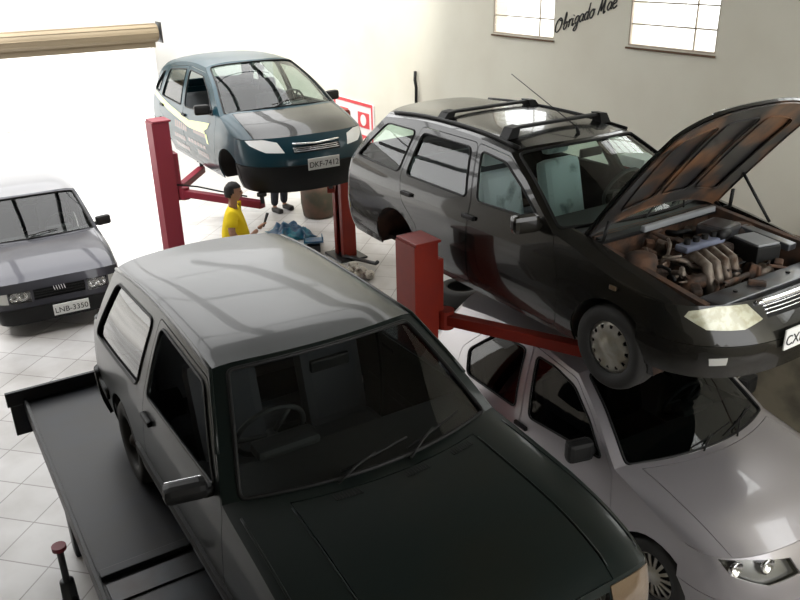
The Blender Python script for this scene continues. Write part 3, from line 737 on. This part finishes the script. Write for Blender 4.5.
# raised side rails + two roof bars, aerial
for s in (-1, 1):
    MB().tube([Vector(Cx.roof.P(u, s*.91))+Vector((0, 0, .01)) for u in [i/20 for i in range(0, 20)]], .016, 6).build('roof_rail', ['trim'], xs)
for x in (-1.44, -2.28):
    u = (x+1.18)/(-1.94); m = MB(); pl, pr_ = [Vector(Cx.roof.P(u, v)) for v in (-.82, .82)]
    zc = 1.468; m.box((x, 0, zc), (.055, .98, .026), bev=.012)
    b = m.build('roof_bar', ['trim'], xs)
    for s, q in ((-1, pl), (1, pr_)):
        MB().prism([(q.y-s*.08, zc+.018), (q.y+s*.0, zc+.010), (q.y+s*.05, q.z-.0), (q.y-s*.055, q.z+.0)], 'x', x-.05, x+.05).build('bar_foot', ['trim'], b)
a0 = Vector(Cx.roof.P(.05, 0)); m = MB(); m.tube([a0, a0+Vector((-.03, 0, .05))], [.016, .01], 8); m.tube([a0+Vector((-.03, 0, .05)), Vector((-2.1, .08, 1.75))], .0035, 6); m.build('aerial', ['trim'], xs)
# open bonnet: outer skin and pressed inner frame, hinged at the scuttle
hg = empty('bonnet', (-.42, 0, .965)); hg.parent = xs; hg.rotation_euler = (0, R(-61), 0)
sh = lambda u, v: tuple(Vector(Cx.hood.P(u, v))-Vector((-.42, 0, .965)))
hp_ = full2(.0, .95, -.838, .838)
pobj('bonnet_skin', [panel(hp_, [], sh, (0, 0, 1), .05, .05, .02)], ['xsara'], hg)
hh = [rnd([(.14, v0), (.14, v1), (.82, v1*.9), (.82, v0*.9)], .06) for v0, v1 in ((-.68, -.28), (-.2, .2), (.28, .68))]
f2 = lambda u, v: tuple(Vector(sh(u, v))-Vector((0, 0, .028)))
pobj('bonnet_liner', [panel(full2(.015, .94, -.825, .825), [], lambda u, v: tuple(Vector(sh(u, v))-Vector((0, 0, .012))), (0, 0, -1), .05, .05, 0),
                       panel(full2(.015, .94, -.825, .825), hh, f2, (0, 0, -1), .05, .05, -.010)], ['hoodin'], hg)
MB().tube([sh(.015, -.5+i*.1)for i in range(11)], .012, 6).build('bonnet_edge_trim', ['chrome'], hg)
MB().tube([(.05, .70, .88), (-.08, .68, 1.05), (-.20, .655, 1.215)], .011, 6).build('bonnet_stay', ['trim'], xs)
for s in (-1, 1): MB().tube([(-.42, s*.66, .955), (-.34, s*.67, .90), (-.26, s*.66, .93), (-.24, s*.64, 1.07)], .014, 6).build('bonnet_hinge', ['trim'], xs)
# engine bay
m = MB()
m.box((.05, -.60, .64), (.95, .05, .36), rot=(0, R(9), 0)).box((.08, .60, .70), (.95, .05, .36), rot=(0, R(6), 0)).box((-.40, 0, .72), (.05, 1.24, .40)).box((.1, 0, .35), (1.0, 1.24, .04))
for s in (-1, 1): m.lathe([(0, .12), (.06, .12), (.10, .10), (.13, 0), (.15, -.2)], (-.05, s*.52, .76), 'z', 20)
m.build('engine_bay', ['rustbay'], xs)
m = MB(); m.box((.54, 0, .735), (.17, 1.14, .035), bev=.012); m.box((.62, 0, .66), (.05, 1.1, .12), bev=.01); m.box((.47, 0, .60), (.05, .9, .26), bev=.01)
sl = m.build('slam_panel', ['slam'], xs)
for y in (-.32, -.05, .22): MB().cyl((.53, y, .757), .014, .01, seg=10).build('panel_bolt', ['trim'], sl)
MB().box((.54, -.12, .765), (.11, .05, .03), rot=(0, 0, R(35)), bev=.008).build('bonnet_catch', ['engine'], sl)
MB().box((-.36, 0, .90), (.10, 1.22, .03), rot=(0, R(10), 0), bev=.01).build('scuttle_panel', ['trim'], xs)
MB().box((-.31, .16, .92), (.04, .80, .045), rot=(0, 0, R(2)), bev=.012).build('scuttle_rail', ['greycov'], xs)
m = MB(); m.box((.05, .02, .58), (.34, .52, .36), bev=.04); m.box((.03, .0, .80), (.20, .44, .09), bev=.03); eb = m.build('engine_block', ['engine'], xs)
MB().box((.02, -.02, .86), (.11, .40, .05), bev=.02).build('rocker_cover', ['bluecov'], eb)
for k in range(4): MB().cyl((.02, -.16+k*.09, .895), .022, .05, seg=12).build('spark_lead_cap', ['trim'], eb)
for k in range(4):
    y = -.24+k*.085
    MB().tube([(.08, y, .80), (.16, y-.01, .86), (.27, y-.03, .83), (.33, y-.04, .70), (.33, y-.05, .55)], .036, 12).build('intake_runner', ['engine2'], eb)
MB().tube([(.33, -.34, .60), (.35, 0, .60)], .055, 14).build('intake_plenum', ['engine2'], eb)
MB().tube([(.2, -.42, .62), (.25, -.36, .74), (.28, -.30, .74)], .05, 12).build('pulley_cover', ['engine'], eb)
MB().box((-.05, -.46, .74), (.26, .14, .12), bev=.03).build('expansion_tank', ['engine'], xs)
m = MB(); m.box((.22, .30, .78), (.26, .20, .18), rot=(0, 0, R(-12)), bev=.012); bt = m.build('battery', ['trim'], xs)
MB().box((.22, .30, .878), (.24, .18, .016), rot=(0, 0, R(-12)), bev=.006).build('battery_lid', ['greycov'], bt)
MB().box((-.10, .33, .86), (.22, .26, .10), rot=(0, 0, R(8)), bev=.03).build('air_filter_box', ['slam'], xs)
MB().tube([(-.02, .32, .86), (.04, .22, .89), (.06, .12, .90)], .035, 12).build('air_duct', ['trim'], xs)
MB().lathe([(0, -.08), (.075, -.08), (.085, -.05), (.085, .05), (.06, .08), (0, .08)], (.33, .22, .68), 'x', 18).build('starter_canister', ['engine2'], xs)
MB().box((.17, .50, .84), (.40, .09, .05), rot=(0, R(5), 0), bev=.012).build('fuse_box', ['slam'], xs)
random.seed(3)
for k in range(30):
    x = random.uniform(-.3, .4); y = random.uniform(-.52, .5); z = .84-.12*max(0, x); pts = [Vector((x, y, z-.05))]
    for q in range(4): pts.append(pts[-1]+Vector((random.uniform(-.1, .1), random.uniform(-.12, .12), random.uniform(-.03, .04))))
    MB().tube(pts, random.choice((.008, .012, .018)), 7).build('hose', [random.choice(('trim', 'rustbay', 'engine', 'engine2'))], xs)
for k in range(26):
    x = random.uniform(-.3, .42); y = random.uniform(-.52, .52)
    MB().box((x, y, .78-.12*max(0, x)), (random.uniform(.04, .1), random.uniform(.04, .12), .1), rot=(random.uniform(-.3, .3), random.uniform(-.3, .3), random.uniform(0, 3)), bev=.012).build('engine_fitting', [random.choice(('rustbay', 'engine', 'engine2'))], xs)
MB().box((-2.75, -.80, .42), (.5, .03, .25), rot=(0, 0, 0), bev=.01).build('wheel_arch_liner', ['darkrust'], xs) if False else None

# ------------------------------------------------------------------ teal people carrier on the far lift
pc = empty('people_carrier', (-9.685, 4.318, 1.401), -.01, 'dark teal people carrier with livery stickers raised on the far red lift', 'car')
Cc = make_car(car(
 wb=2.76, wheel_r=.30, rim_r=.19, arch_r=.35, zbot=.20, xj=.25, xf=.72, nf=2.5, xjr=-3.15, xr=-3.38, nr=3.2,
 belt0=.94, belt1=.0, low=[(.18, .79), (.34, .85), (.58, .875), (.8, .865)], yb=.835, tum=.24, tum2=.26, tx1=-.2, ta1=.16,
 cowl=(.02, -.22), header=(-.95, -1.16), roofend=(-3.02, -2.92), rn=5, hoodv=.84,
 hood_c=[(0, .85), (.35, .96), (.7, 1.03), (1, 1.08)], hood_r=[(0, .82), (.35, .88), (.7, .95), (1, 1.00)],
 ws_c=[(0, 1.08), (.5, 1.38), (1, 1.575)], ws_r=[(0, 1.00), (.5, 1.30), (1, 1.50)],
 roof_c=[(0, 1.575), (.25, 1.60), (.6, 1.575), (1, 1.47)], roof_r=[(0, 1.50), (.3, 1.515), (.65, 1.47), (1, 1.35)],
 back_c=[(0, 1.47), (.5, 1.26), (1, .95)], back_r=[(0, 1.35), (.5, 1.25), (1, .94)],
 fprof=[(0, .86), (.3, .93), (.55, .92), (.8, .84), (1, .72)], rprof=[(0, -3.38), (.4, -3.46), (1, -3.36)], qbump=.52,
 doors=[[(-.48, .30), (-.40, .6), (-.34, .92), (-.40, 1.04), (-.75, 1.28), (-1.1, 1.44), (-1.76, 1.465), (-1.66, .9), (-1.66, .27), (-.55, .25)],
        [(-1.675, .27), (-1.675, .9), (-1.775, 1.465), (-2.62, 1.39), (-2.80, .94), (-2.80, .74), (-2.42, .62), (-2.28, .27)]],
 dwin=[[(-.46, .99), (-.80, 1.24), (-1.14, 1.40), (-1.70, 1.42), (-1.61, .95)], [(-1.78, .95), (-1.84, 1.42), (-2.53, 1.355), (-2.70, .97)]],
 qwin=[[(-2.86, 1.0), (-2.74, 1.31), (-2.82, 1.30), (-3.12, 1.02)]],
 lamp=[(.33, .75), (.38, .93), (.53, .99), (.78, .985), (.72, .90), (.53, .77)], lensmat='lampwhite', grille=[(-.24, .72), (.24, .72), (.24, .84), (-.24, .84)], chrome_grille=True,
 mirror=(-.56, 1.06), mirmat='trim', wheels=[], wsglass='clear', sideglass='glass', open_window=True, seatm='seat', wipers=[(-.2, .05)], hoodmat='xsara', bumpmat='trim'), pc, 'picasso')
plate(Cc, .52, .02, 'DKF-7412', pc, .42, .14, .03)
fr = lambda x, z: (x, -Cc.S(x, z), z)
pobj('livery_sticker', [panel([(-.62, .80), (-.55, .88), (-1.4, .80), (-2.4, .90), (-3.1, 1.0), (-3.1, .93), (-2.3, .80), (-1.4, .70), (-.66, .72), (-.6, .60), (-.68, .60), (-.74, .76)], [], fr, (0, -1, 0), .06, .06, 0, .004)], ['sticker'], pc)  # yellow-green band laid over the right side
for i, (x, z, w_, h_) in enumerate(((-.95, .66, .5, .09), (-1.75, .62, .55, .10), (-1.1, .50, .75, .05), (-1.85, .47, .5, .06), (-.9, .38, .45, .07), (-1.8, .34, .6, .06))):
    ps = []
    for k in range(6): a = x-w_/2+w_*k/6; ps.append(panel([(a, z), (a+w_/8, z), (a+w_/8, z+h_), (a, z+h_)], [], fr, (0, -1, 0), .08, .08, 0, .004))
    pobj('sticker_lettering', ps, ['sticker2'], pc)  # rows of small brown blocks on the doors
MB().tube([Vector(Cc.F(-.24+.48*i/14, .86))+Vector((.01, 0, .02*abs(i-7)/7)) for i in range(15)], .012, 8).build('chrome_strip', ['chrome'], pc)

# ------------------------------------------------------------------ grey hatchback at the doorway
un = empty('grey_car', (-10.85, 1.30, 0), -.02, 'small dark grey boxy hatchback parked at the left facing into the garage', 'car')
Cu = make_car(car(
 wb=2.36, wheel_r=.275, rim_r=.17, arch_r=.32, zbot=.19, xj=.50, xf=.74, nf=4.5, xjr=-2.80, xr=-2.92, nr=5,
 belt0=.88, belt1=-.01, low=[(.18, .72), (.34, .76), (.58, .775), (.75, .77)], yb=.75, tum=.24, tum2=.1, tx1=0, ta1=.1,
 cowl=(-.22, -.36), header=(-.83, -.92), roofend=(-2.72, -2.66), rn=8, hoodv=.90,
 hood_c=[(0, .70), (.15, .77), (.5, .86), (1, .93)], hood_r=[(0, .68), (.15, .73), (.5, .81), (1, .885)],
 ws_c=[(0, .93), (.5, 1.17), (1, 1.375)], ws_r=[(0, .885), (.5, 1.12), (1, 1.33)],
 roof_c=[(0, 1.375), (.3, 1.42), (.6, 1.425), (1, 1.39)], roof_r=[(0, 1.33), (.3, 1.36), (.7, 1.36), (1, 1.33)],
 back_c=[(0, 1.39), (.5, 1.16), (1, .88)], back_r=[(0, 1.33), (.5, 1.1), (1, .87)],
 fprof=[(0, .78), (.3, .80), (.55, .78), (.8, .77), (1, .74)], rprof=[(0, -2.92), (.5, -2.96), (1, -2.92)], qbump=.40, bo=.02, bumpmat='trim',
 doors=[[(-.42, .225), (-.38, .6), (-.40, .86), (-.47, .93), (-.94, 1.30), (-1.72, 1.325), (-1.76, .9), (-1.78, .6), (-1.74, .225)]],
 dwin=[[(-.54, .90), (-.96, 1.26), (-1.67, 1.285), (-1.71, .89)]], qwin=[[(-1.83, .89), (-1.80, 1.285), (-2.56, 1.275), (-2.68, .89)]],
 lamp=[(.29, .52), (.29, .80), (.55, .80), (.55, .54)], lensmat='lens', grille=[(-.26, .54), (.26, .54), (.26, .80), (-.26, .80)],
 mirror=(-.55, .93), mirmat='trim', qbump2=0, wheels=[(0, -1), (0, 1), (-2.36, -1), (-2.36, 1)], cap='steel', wsglass='glass', sideglass='tint', wipers=[(-.2, .05)]), un, 'uno')
plate(Cu, .24, .09, 'LNB-3350', un, .42, .14, .05)
for s in (-1, 1):
    pobj('corner_indicator', [panel([(s*.57, .54), (s*.57, .80), (s*.74, .80), (s*.72, .56)], [], Cu.F, (1, 0, 0), .04, .06, .02, .006)], ['lamppale'], un)
m = MB()
for k in range(5): p = Vector(Cu.F(0, .76)); m.box((p.x+.012, -.06+k*.03, p.z), (.01, .008, .06), rot=(R(12), 0, 0))
m.build('badge', ['chrome'], un)

# ------------------------------------------------------------------ two-post lifts
def lift_post(x, y, h, facing, m_, label, arms, capped=False, z=1.45, group=None):
    p = empty('lift_post', (x, y, 0), 0, label, 'car lift', group); s = facing
    MB().box((0, 0, .015), (.55, .45, .03), bev=.008).build('base_plate', ['steel'], p)
    m = MB(); m.prism([(-.14, -s*.11), (.14, -s*.11), (.14, s*.11), (.06, s*.11), (.06, s*.085), (.115, s*.085), (.115, -s*.085), (-.115, -s*.085), (-.115, s*.085), (-.06, s*.085), (-.06, s*.11), (-.14, s*.11)], 'z', .03, h)
    m.build('column', [m_], p)
    for q in (-.2, .2): MB().cyl((q, 0, .045), .02, .03, seg=8).build('anchor_bolt', ['steel'], p)
    MB().box((0, s*.02, h+(.05 if capped else .012)), (.29, .235, .10 if capped else .024), bev=.006).build('top_plate', [m_ if not capped else 'whitebox'], p)
    MB().cyl((0, 0, h/2), .02, h-.1, seg=10).build('lead_screw', ['steel'], p)
    c = MB().box((0, s*.10, z+.02), (.24, .16, .62), bev=.01).build('carriage', [m_], p)
    for (ax, ay, az) in arms:
        A = Vector((0 if abs(ax) < .3 else math.copysign(.12, ax), s*.2, z-.2)); B = Vector((ax, ay, z-.22+az)); d = (B-A); M_ = MB()
        T = Matrix.Translation(A+d*.5) @ d.to_track_quat('X', 'Z').to_matrix().to_4x4()
        M_.box((0, 0, 0), (d.length, .10, .09), bev=.008, T=T); ar = M_.build('swing_arm', [m_], p)
        MB().cyl(A, .07, .16, seg=16).build('arm_pivot', [m_], ar)
        MB().cyl(B+Vector((0, 0, .07)), .028, .1, seg=12).build('pad_screw', ['steel'], ar); MB().cyl(B+Vector((0, 0, .13)), .06, .035, seg=16).build('lift_pad', ['rubber'], ar)
    return p
lift_post(-5.1, 3.30, 2.17, 1, 'red', 'wide red lift post in the middle, in front of the black estate car', [(1.35, .60, .12), (-1.1, .62, .12)], z=1.69)
lift_post(-5.1, 5.80, 2.40, -1, 'red', 'red lift post with a pale cap behind the windscreen of the estate car', [(1.1, -.70, .12), (-.9, -.70, .12)], True, z=1.69)
q = lift_post(-10.4, 2.84, 2.36, 1, 'redfaded', 'tall magenta-red lift post left of the teal people carrier', [(1.3, .80, .04), (-.9, .80, .04)], z=1.62)
MB().tube([(.12, .12, 1.54), (.4, .3, 1.55), (.7, .5, 1.52), (1.1, .68, 1.52)], .012, 6).build('air_hose', ['trim'], q)
q = lift_post(-10.4, 5.44, 2.2, -1, 'red', 'red lift post with rags at its foot under the nose of the people carrier', [(1.2, -.80, .04), (-.9, -.80, .04)], z=1.62)
MB().tube([(.1, -.1, .05), (.35, -.02, .06), (.7, .12, .06), (.75, .12, .1)], .03, 8).build('foot_bar', ['steel'], q)
# rags at the base of the post
random.seed(5)
for k in range(6):
    bm = bmesh.new(); bmesh.ops.create_icosphere(bm, subdivisions=3, radius=1)
    for v in bm.verts: n_ = noise.noise(v.co*2.2+Vector((k*7, 0, 0))); v.co *= 1+.45*n_; v.co = Vector((v.co.x*.088, v.co.y*.078, v.co.z*.055))
    me = bpy.data.meshes.new('rag'); bm.to_mesh(me); bm.free()
    o = link('rag', me, 'rag'); o.location = (-9.87+.225*(k % 3)+.03*(k//3), 5.06+.20*(k//3), .05); o.rotation_euler = (0, 0, k)
    tag(o, 'pale crumpled rag, '+('left', 'middle', 'right')[k % 3]+' one of the '+('front', 'back')[k//3]+' row at the foot of a red post', 'rag', 'rags at the foot of the far lift post')

# ------------------------------------------------------------------ loose things on the floor
def tyre(loc, label, rz=0, tilt=0):
    t = empty('car_tyre', loc, rz, label, 'tyre'); t.rotation_euler = (tilt, 0, rz)
    m = MB(); m.lathe([(.18, -.08), (.19, -.095), (.26, -.10), (.30, -.075), (.305, 0), (.30, .075), (.26, .10), (.19, .095), (.18, .08), (.22, .06), (.27, 0), (.22, -.06), (.18, -.08)], (0, 0, .1), 'z', 36)
    m.build('tyre_casing', ['rubber'], t); return t
tyre((-7.65, 5.62, 0), 'black tyre lying flat on the floor between the two lifts, lowermost of two')
tyre((-7.62, 5.60, .205), 'black tyre lying flat on another one under the raised estate car')
tyre((-6.1, 5.9, 0), 'black tyre lying flat by the wall under the middle of the estate car')
d = empty('oil_drum', (-12.5, 6.05, 0), 0, 'squat brown-green metal drum standing by the far wall under the people carrier', 'drum')
MB().lathe([(0, .0), (.24, 0), (.28, .03), (.31, .25), (.31, .3), (.31, .45), (.27, .62), (.24, .64), (0, .64)], (0, 0, 0), 'z', 28).build('drum_body', ['drum'], d)
MB().lathe([(.245, .62), (.262, .64), (.25, .66), (.235, .64)], (0, 0, 0), 'z', 28).build('drum_rim', ['steel'], d)
# blue tarpaulin and tray
def crumple(name, c, dx, dy, h, mt, seed, nx=30, ny=22):
    vs = []; fs = []
    for j_ in range(ny+1):
        for i in range(nx+1):
            x = i/nx-.5; y = j_/ny-.5; e = max(0, 1-(2*x)**4)*max(0, 1-(2*y)**4)
            n_ = noise.noise(Vector((x*4+seed, y*4, 0)))+.5*noise.noise(Vector((x*9+seed, y*9, 3)))
            vs.append((c[0]+x*dx*(1+.15*n_), c[1]+y*dy*(1+.2*n_), c[2]+.012+e*h*(.45+abs(n_))))
    for j_ in range(ny):
        for i in range(nx): a = j_*(nx+1)+i; fs.append([a, a+1, a+nx+2, a+nx+1])
    bm = bmesh.new(); bvs = [bm.verts.new(v) for v in vs]
    for f in fs: bm.faces.new([bvs[i] for i in f])
    bmesh.ops.solidify(bm, geom=bm.faces[:], thickness=.006)
    me = bpy.data.meshes.new(name); bm.to_mesh(me); bm.free(); return link(name, me, mt)
tag(crumple('plastic_tarp', (-11.82, 5.18, 0), .72, .60, .17, 'blue', 4), 'crumpled dark blue plastic sheet on the bright floor beside the far lift', 'sheet')
tb = empty('drain_tray', (-11.02, 5.20, 0), R(-25), 'flat dark blue tray tipped on the floor beside the crumpled blue sheet', 'tray')
m = MB(); m.box((0, 0, .12), (.75, .26, .03), rot=(0, R(-14), 0), bev=.008); m.box((0, .14, .15), (.75, .02, .09), rot=(0, R(-14), 0), bev=.004); m.box((0, -.14, .15), (.75, .02, .09), rot=(0, R(-14), 0), bev=.004); m.build('tray_body', ['blue'], tb)
MB().box((.2, 0, .06), (.1, .2, .12), bev=.01).build('tray_foot', ['steel'], tb)

# ------------------------------------------------------------------ people
def skin_mesh(name, nodes, edges, m_, parent, lv=2):
    me = bpy.data.meshes.new(name); me.from_pydata([n[:3] for n in nodes], edges, [])
    o = bpy.data.objects.new(name, me); COL.objects.link(o)
    md = o.modifiers.new('skin', 'SKIN'); md.use_smooth_shade = True
    for i, n in enumerate(nodes):
        sv = me.skin_vertices[0].data[i]; sv.radius = (n[3], n[4] if len(n) > 4 else n[3]); sv.use_root = (i == 0)
    s2 = o.modifiers.new('sub', 'SUBSURF'); s2.levels = lv; s2.render_levels = lv
    bpy.context.view_layer.update()
    m2 = bpy.data.meshes.new_from_object(o.evaluated_get(bpy.context.evaluated_depsgraph_get())); bpy.data.objects.remove(o)
    return link(name, m2, m_, parent)
def person(loc, rz, H, shirt, label, reach):
    p = empty('person', loc, rz, label, 'person'); k = H/1.72
    S_ = lambda *n: tuple(a*k for a in n)
    # faces +x.  body: pelvis, chest, neck, arms, legs
    if reach: ra_ = [(.0, -.26, 1.20), (.12, -.25, 1.06), (.30, -.18, 1.22)]; la = [(-.02, .26, 1.20), (.06, .27, 1.0), (.22, .22, .95)]
    else: ra_ = [(-.02, -.27, 1.18), (.02, -.28, 1.0), (.10, -.26, .84)]; la = [(-.02, .27, 1.18), (.02, .28, 1.0), (.10, .26, .84)]
    N = [S_(0, 0, .98, .13, .17), S_(.01, 0, 1.15, .11, .15), S_(0, 0, 1.35, .115, .17), S_(0, 0, 1.44, .06, .09), S_(.01, 0, 1.52, .052, .052), S_(.03, 0, 1.60, .055, .055),
         S_(0, -.17, 1.40, .055), S_(*ra_[0], .045), S_(*ra_[1], .038), S_(*ra_[2], .027), S_(0, .17, 1.40, .055), S_(*la[0], .045), S_(*la[1], .038), S_(*la[2], .027),
         S_(0, -.10, .88, .095), S_(.03, -.11, .50, .06), S_(-.02, -.12, .10, .04), S_(.03, -.13, .05, .038), S_(.15, -.14, .035, .03),
         S_(0, .10, .88, .095), S_(.0, .11, .50, .06), S_(-.06, .12, .10, .04), S_(-.01, .13, .05, .038), S_(.11, .14, .035, .03)]
    E_ = [(0, 1), (1, 2), (2, 3), (3, 4), (4, 5), (2, 6), (6, 7), (7, 8), (8, 9), (2, 10), (10, 11), (11, 12), (12, 13), (0, 14), (14, 15), (15, 16), (16, 17), (17, 18), (0, 19), (19, 20), (20, 21), (21, 22), (22, 23)]
    skin_mesh('body', N, E_, 'skin', p)
    # head
    bm = bmesh.new(); bmesh.ops.create_uvsphere(bm, u_segments=28, v_segments=20, radius=1)
    for v in bm.verts:
        x, y, z = v.co
        w_ = 1-.28*max(0, -z)**1.2; v.co = Vector((x*.098*(1-.08*max(0, -z)), y*.076*w_, z*.118))
        if x > .6 and abs(y) < .22 and -.25 < z < .15: v.co.x += .022*(1-abs(y)/.22)*(1-(z+.25)/.55)
        if x > .7 and .05 < z < .2 and .2 < abs(y) < .5: v.co.x -= .006
    me = bpy.data.meshes.new('head'); bm.to_mesh(me); bm.free(); hd = link('head', me, 'skin', p); hd.location = Vector((.03, 0, 1.635))*k; hd.scale = (k, k, k)
    for s in (-1, 1):
        MB().ell((0, s*.078, -.01), (.03, .014, .055), 10).build('ear', ['skin'], hd); MB().ell((.088, s*.032, .012), (.016, .026, .014), 10).build('eye', ['ink'], hd)
    MB().ell((.092, 0, -.058), (.016, .05, .016), 10).build('mouth', ['redfaded'], hd)
    bm = bmesh.new(); bmesh.ops.create_uvsphere(bm, u_segments=28, v_segments=20, radius=1)
    bmesh.ops.delete(bm, geom=[v for v in bm.verts if v.co.z < -.55+.0 or (v.co.x > .35 and v.co.z < .45) or (v.co.x > .0 and v.co.z < -.05)], context='VERTS')
    for v in bm.verts: x, y, z = v.co; q_ = 1+.05*noise.noise(v.co*6); v.co = Vector((x*.108*q_-.004, y*.086*q_, z*.127*q_+.004))
    bmesh.ops.solidify(bm, geom=bm.faces[:], thickness=.008)
    me = bpy.data.meshes.new('hair'); bm.to_mesh(me); bm.free(); link('hair', me, 'hair', hd)
    # clothes
    T = [(n[0], n[1], n[2], *[r_*1.06+.026 for r_ in n[3:]]) for n in N]
    half = lambda a, b, t: tuple(lerp(T[a][i], T[b][i], t) if i < len(T[a]) and i < len(T[b]) else .06 for i in range(3))+(lerp(T[a][3], T[b][3], t),)
    C_ = [T[0], T[1], T[2], (T[3][0], T[3][1], T[3][2]-.025, .085, .115), T[6], half(6, 7, .75), T[10], half(10, 11, .75)]
    skin_mesh('shirt', C_, [(0, 1), (1, 2), (2, 3), (2, 4), (4, 5), (2, 6), (6, 7)], shirt, p)
    G_ = [(T[0][0], T[0][1], T[0][2]-.04, .145, .175), T[14], T[15], T[16], T[19], T[20], T[21]]
    skin_mesh('trousers', G_, [(0, 1), (1, 2), (2, 3), (0, 4), (4, 5), (5, 6)], 'trouser', p)
    for a, b in ((17, 18), (22, 23)):
        c0 = (Vector(N[a][:3])+Vector(N[b][:3]))/2; m = MB(); m.box((c0.x, c0.y, .045*k), (.27, .10, .09), bev=.035); m.build('shoe', ['shoe'], p)
    # hands
    for s, w0, e0 in ((-1, N[9], N[8]), (1, N[13], N[12])):
        W = Vector(w0[:3]); d = (W-Vector(e0[:3])).normalized(); side = Vector((0, 1, 0)); side = (side-d*side.dot(d)).normalized(); n_ = d.cross(side)
        hn = [(*W, .022), (*(W+d*.05), .022, .035)]; he = [(0, 1)]
        for f_, (off_, ln) in enumerate(((-.03, .060), (-.011, .072), (.010, .068), (.029, .052))):
            b0 = W+d*.085+side*off_; i0 = len(hn); hn += [(*b0, .0095), (*(b0+d*ln*.5-n_*s*.0-Vector((0, 0, .008))), .0085), (*(b0+d*ln*.85-Vector((0, 0, .03))), .007)]; he += [(1, i0), (i0, i0+1), (i0+1, i0+2)]
        i0 = len(hn); t0 = W+d*.03-side*s*.035; hn += [(*t0, .011), (*(t0+d*.03-side*s*.02), .009), (*(t0+d*.055-side*s*.022), .008)]; he += [(0, i0), (i0, i0+1), (i0+1, i0+2)]
        skin_mesh('hand', hn, he, 'skin', p, 1)
    return p
person((-9.13, 3.26, 0), R(62), 1.74, 'yellow', 'dark-haired person in a yellow t-shirt standing under the people carrier reaching out one hand', True)
person((-13.2, 5.62, 0), R(10), 1.66, 'trouser', 'person in dark clothes of whom only the legs show beyond the people carrier', False)
tl = tag(MB().tube([(-8.83, 3.515, 1.25), (-8.80, 3.57, 1.42)], [.012, .02], 8).build('hand_tool', ['steel']), 'small dark tool held up in the hand of the person in yellow', 'tool')
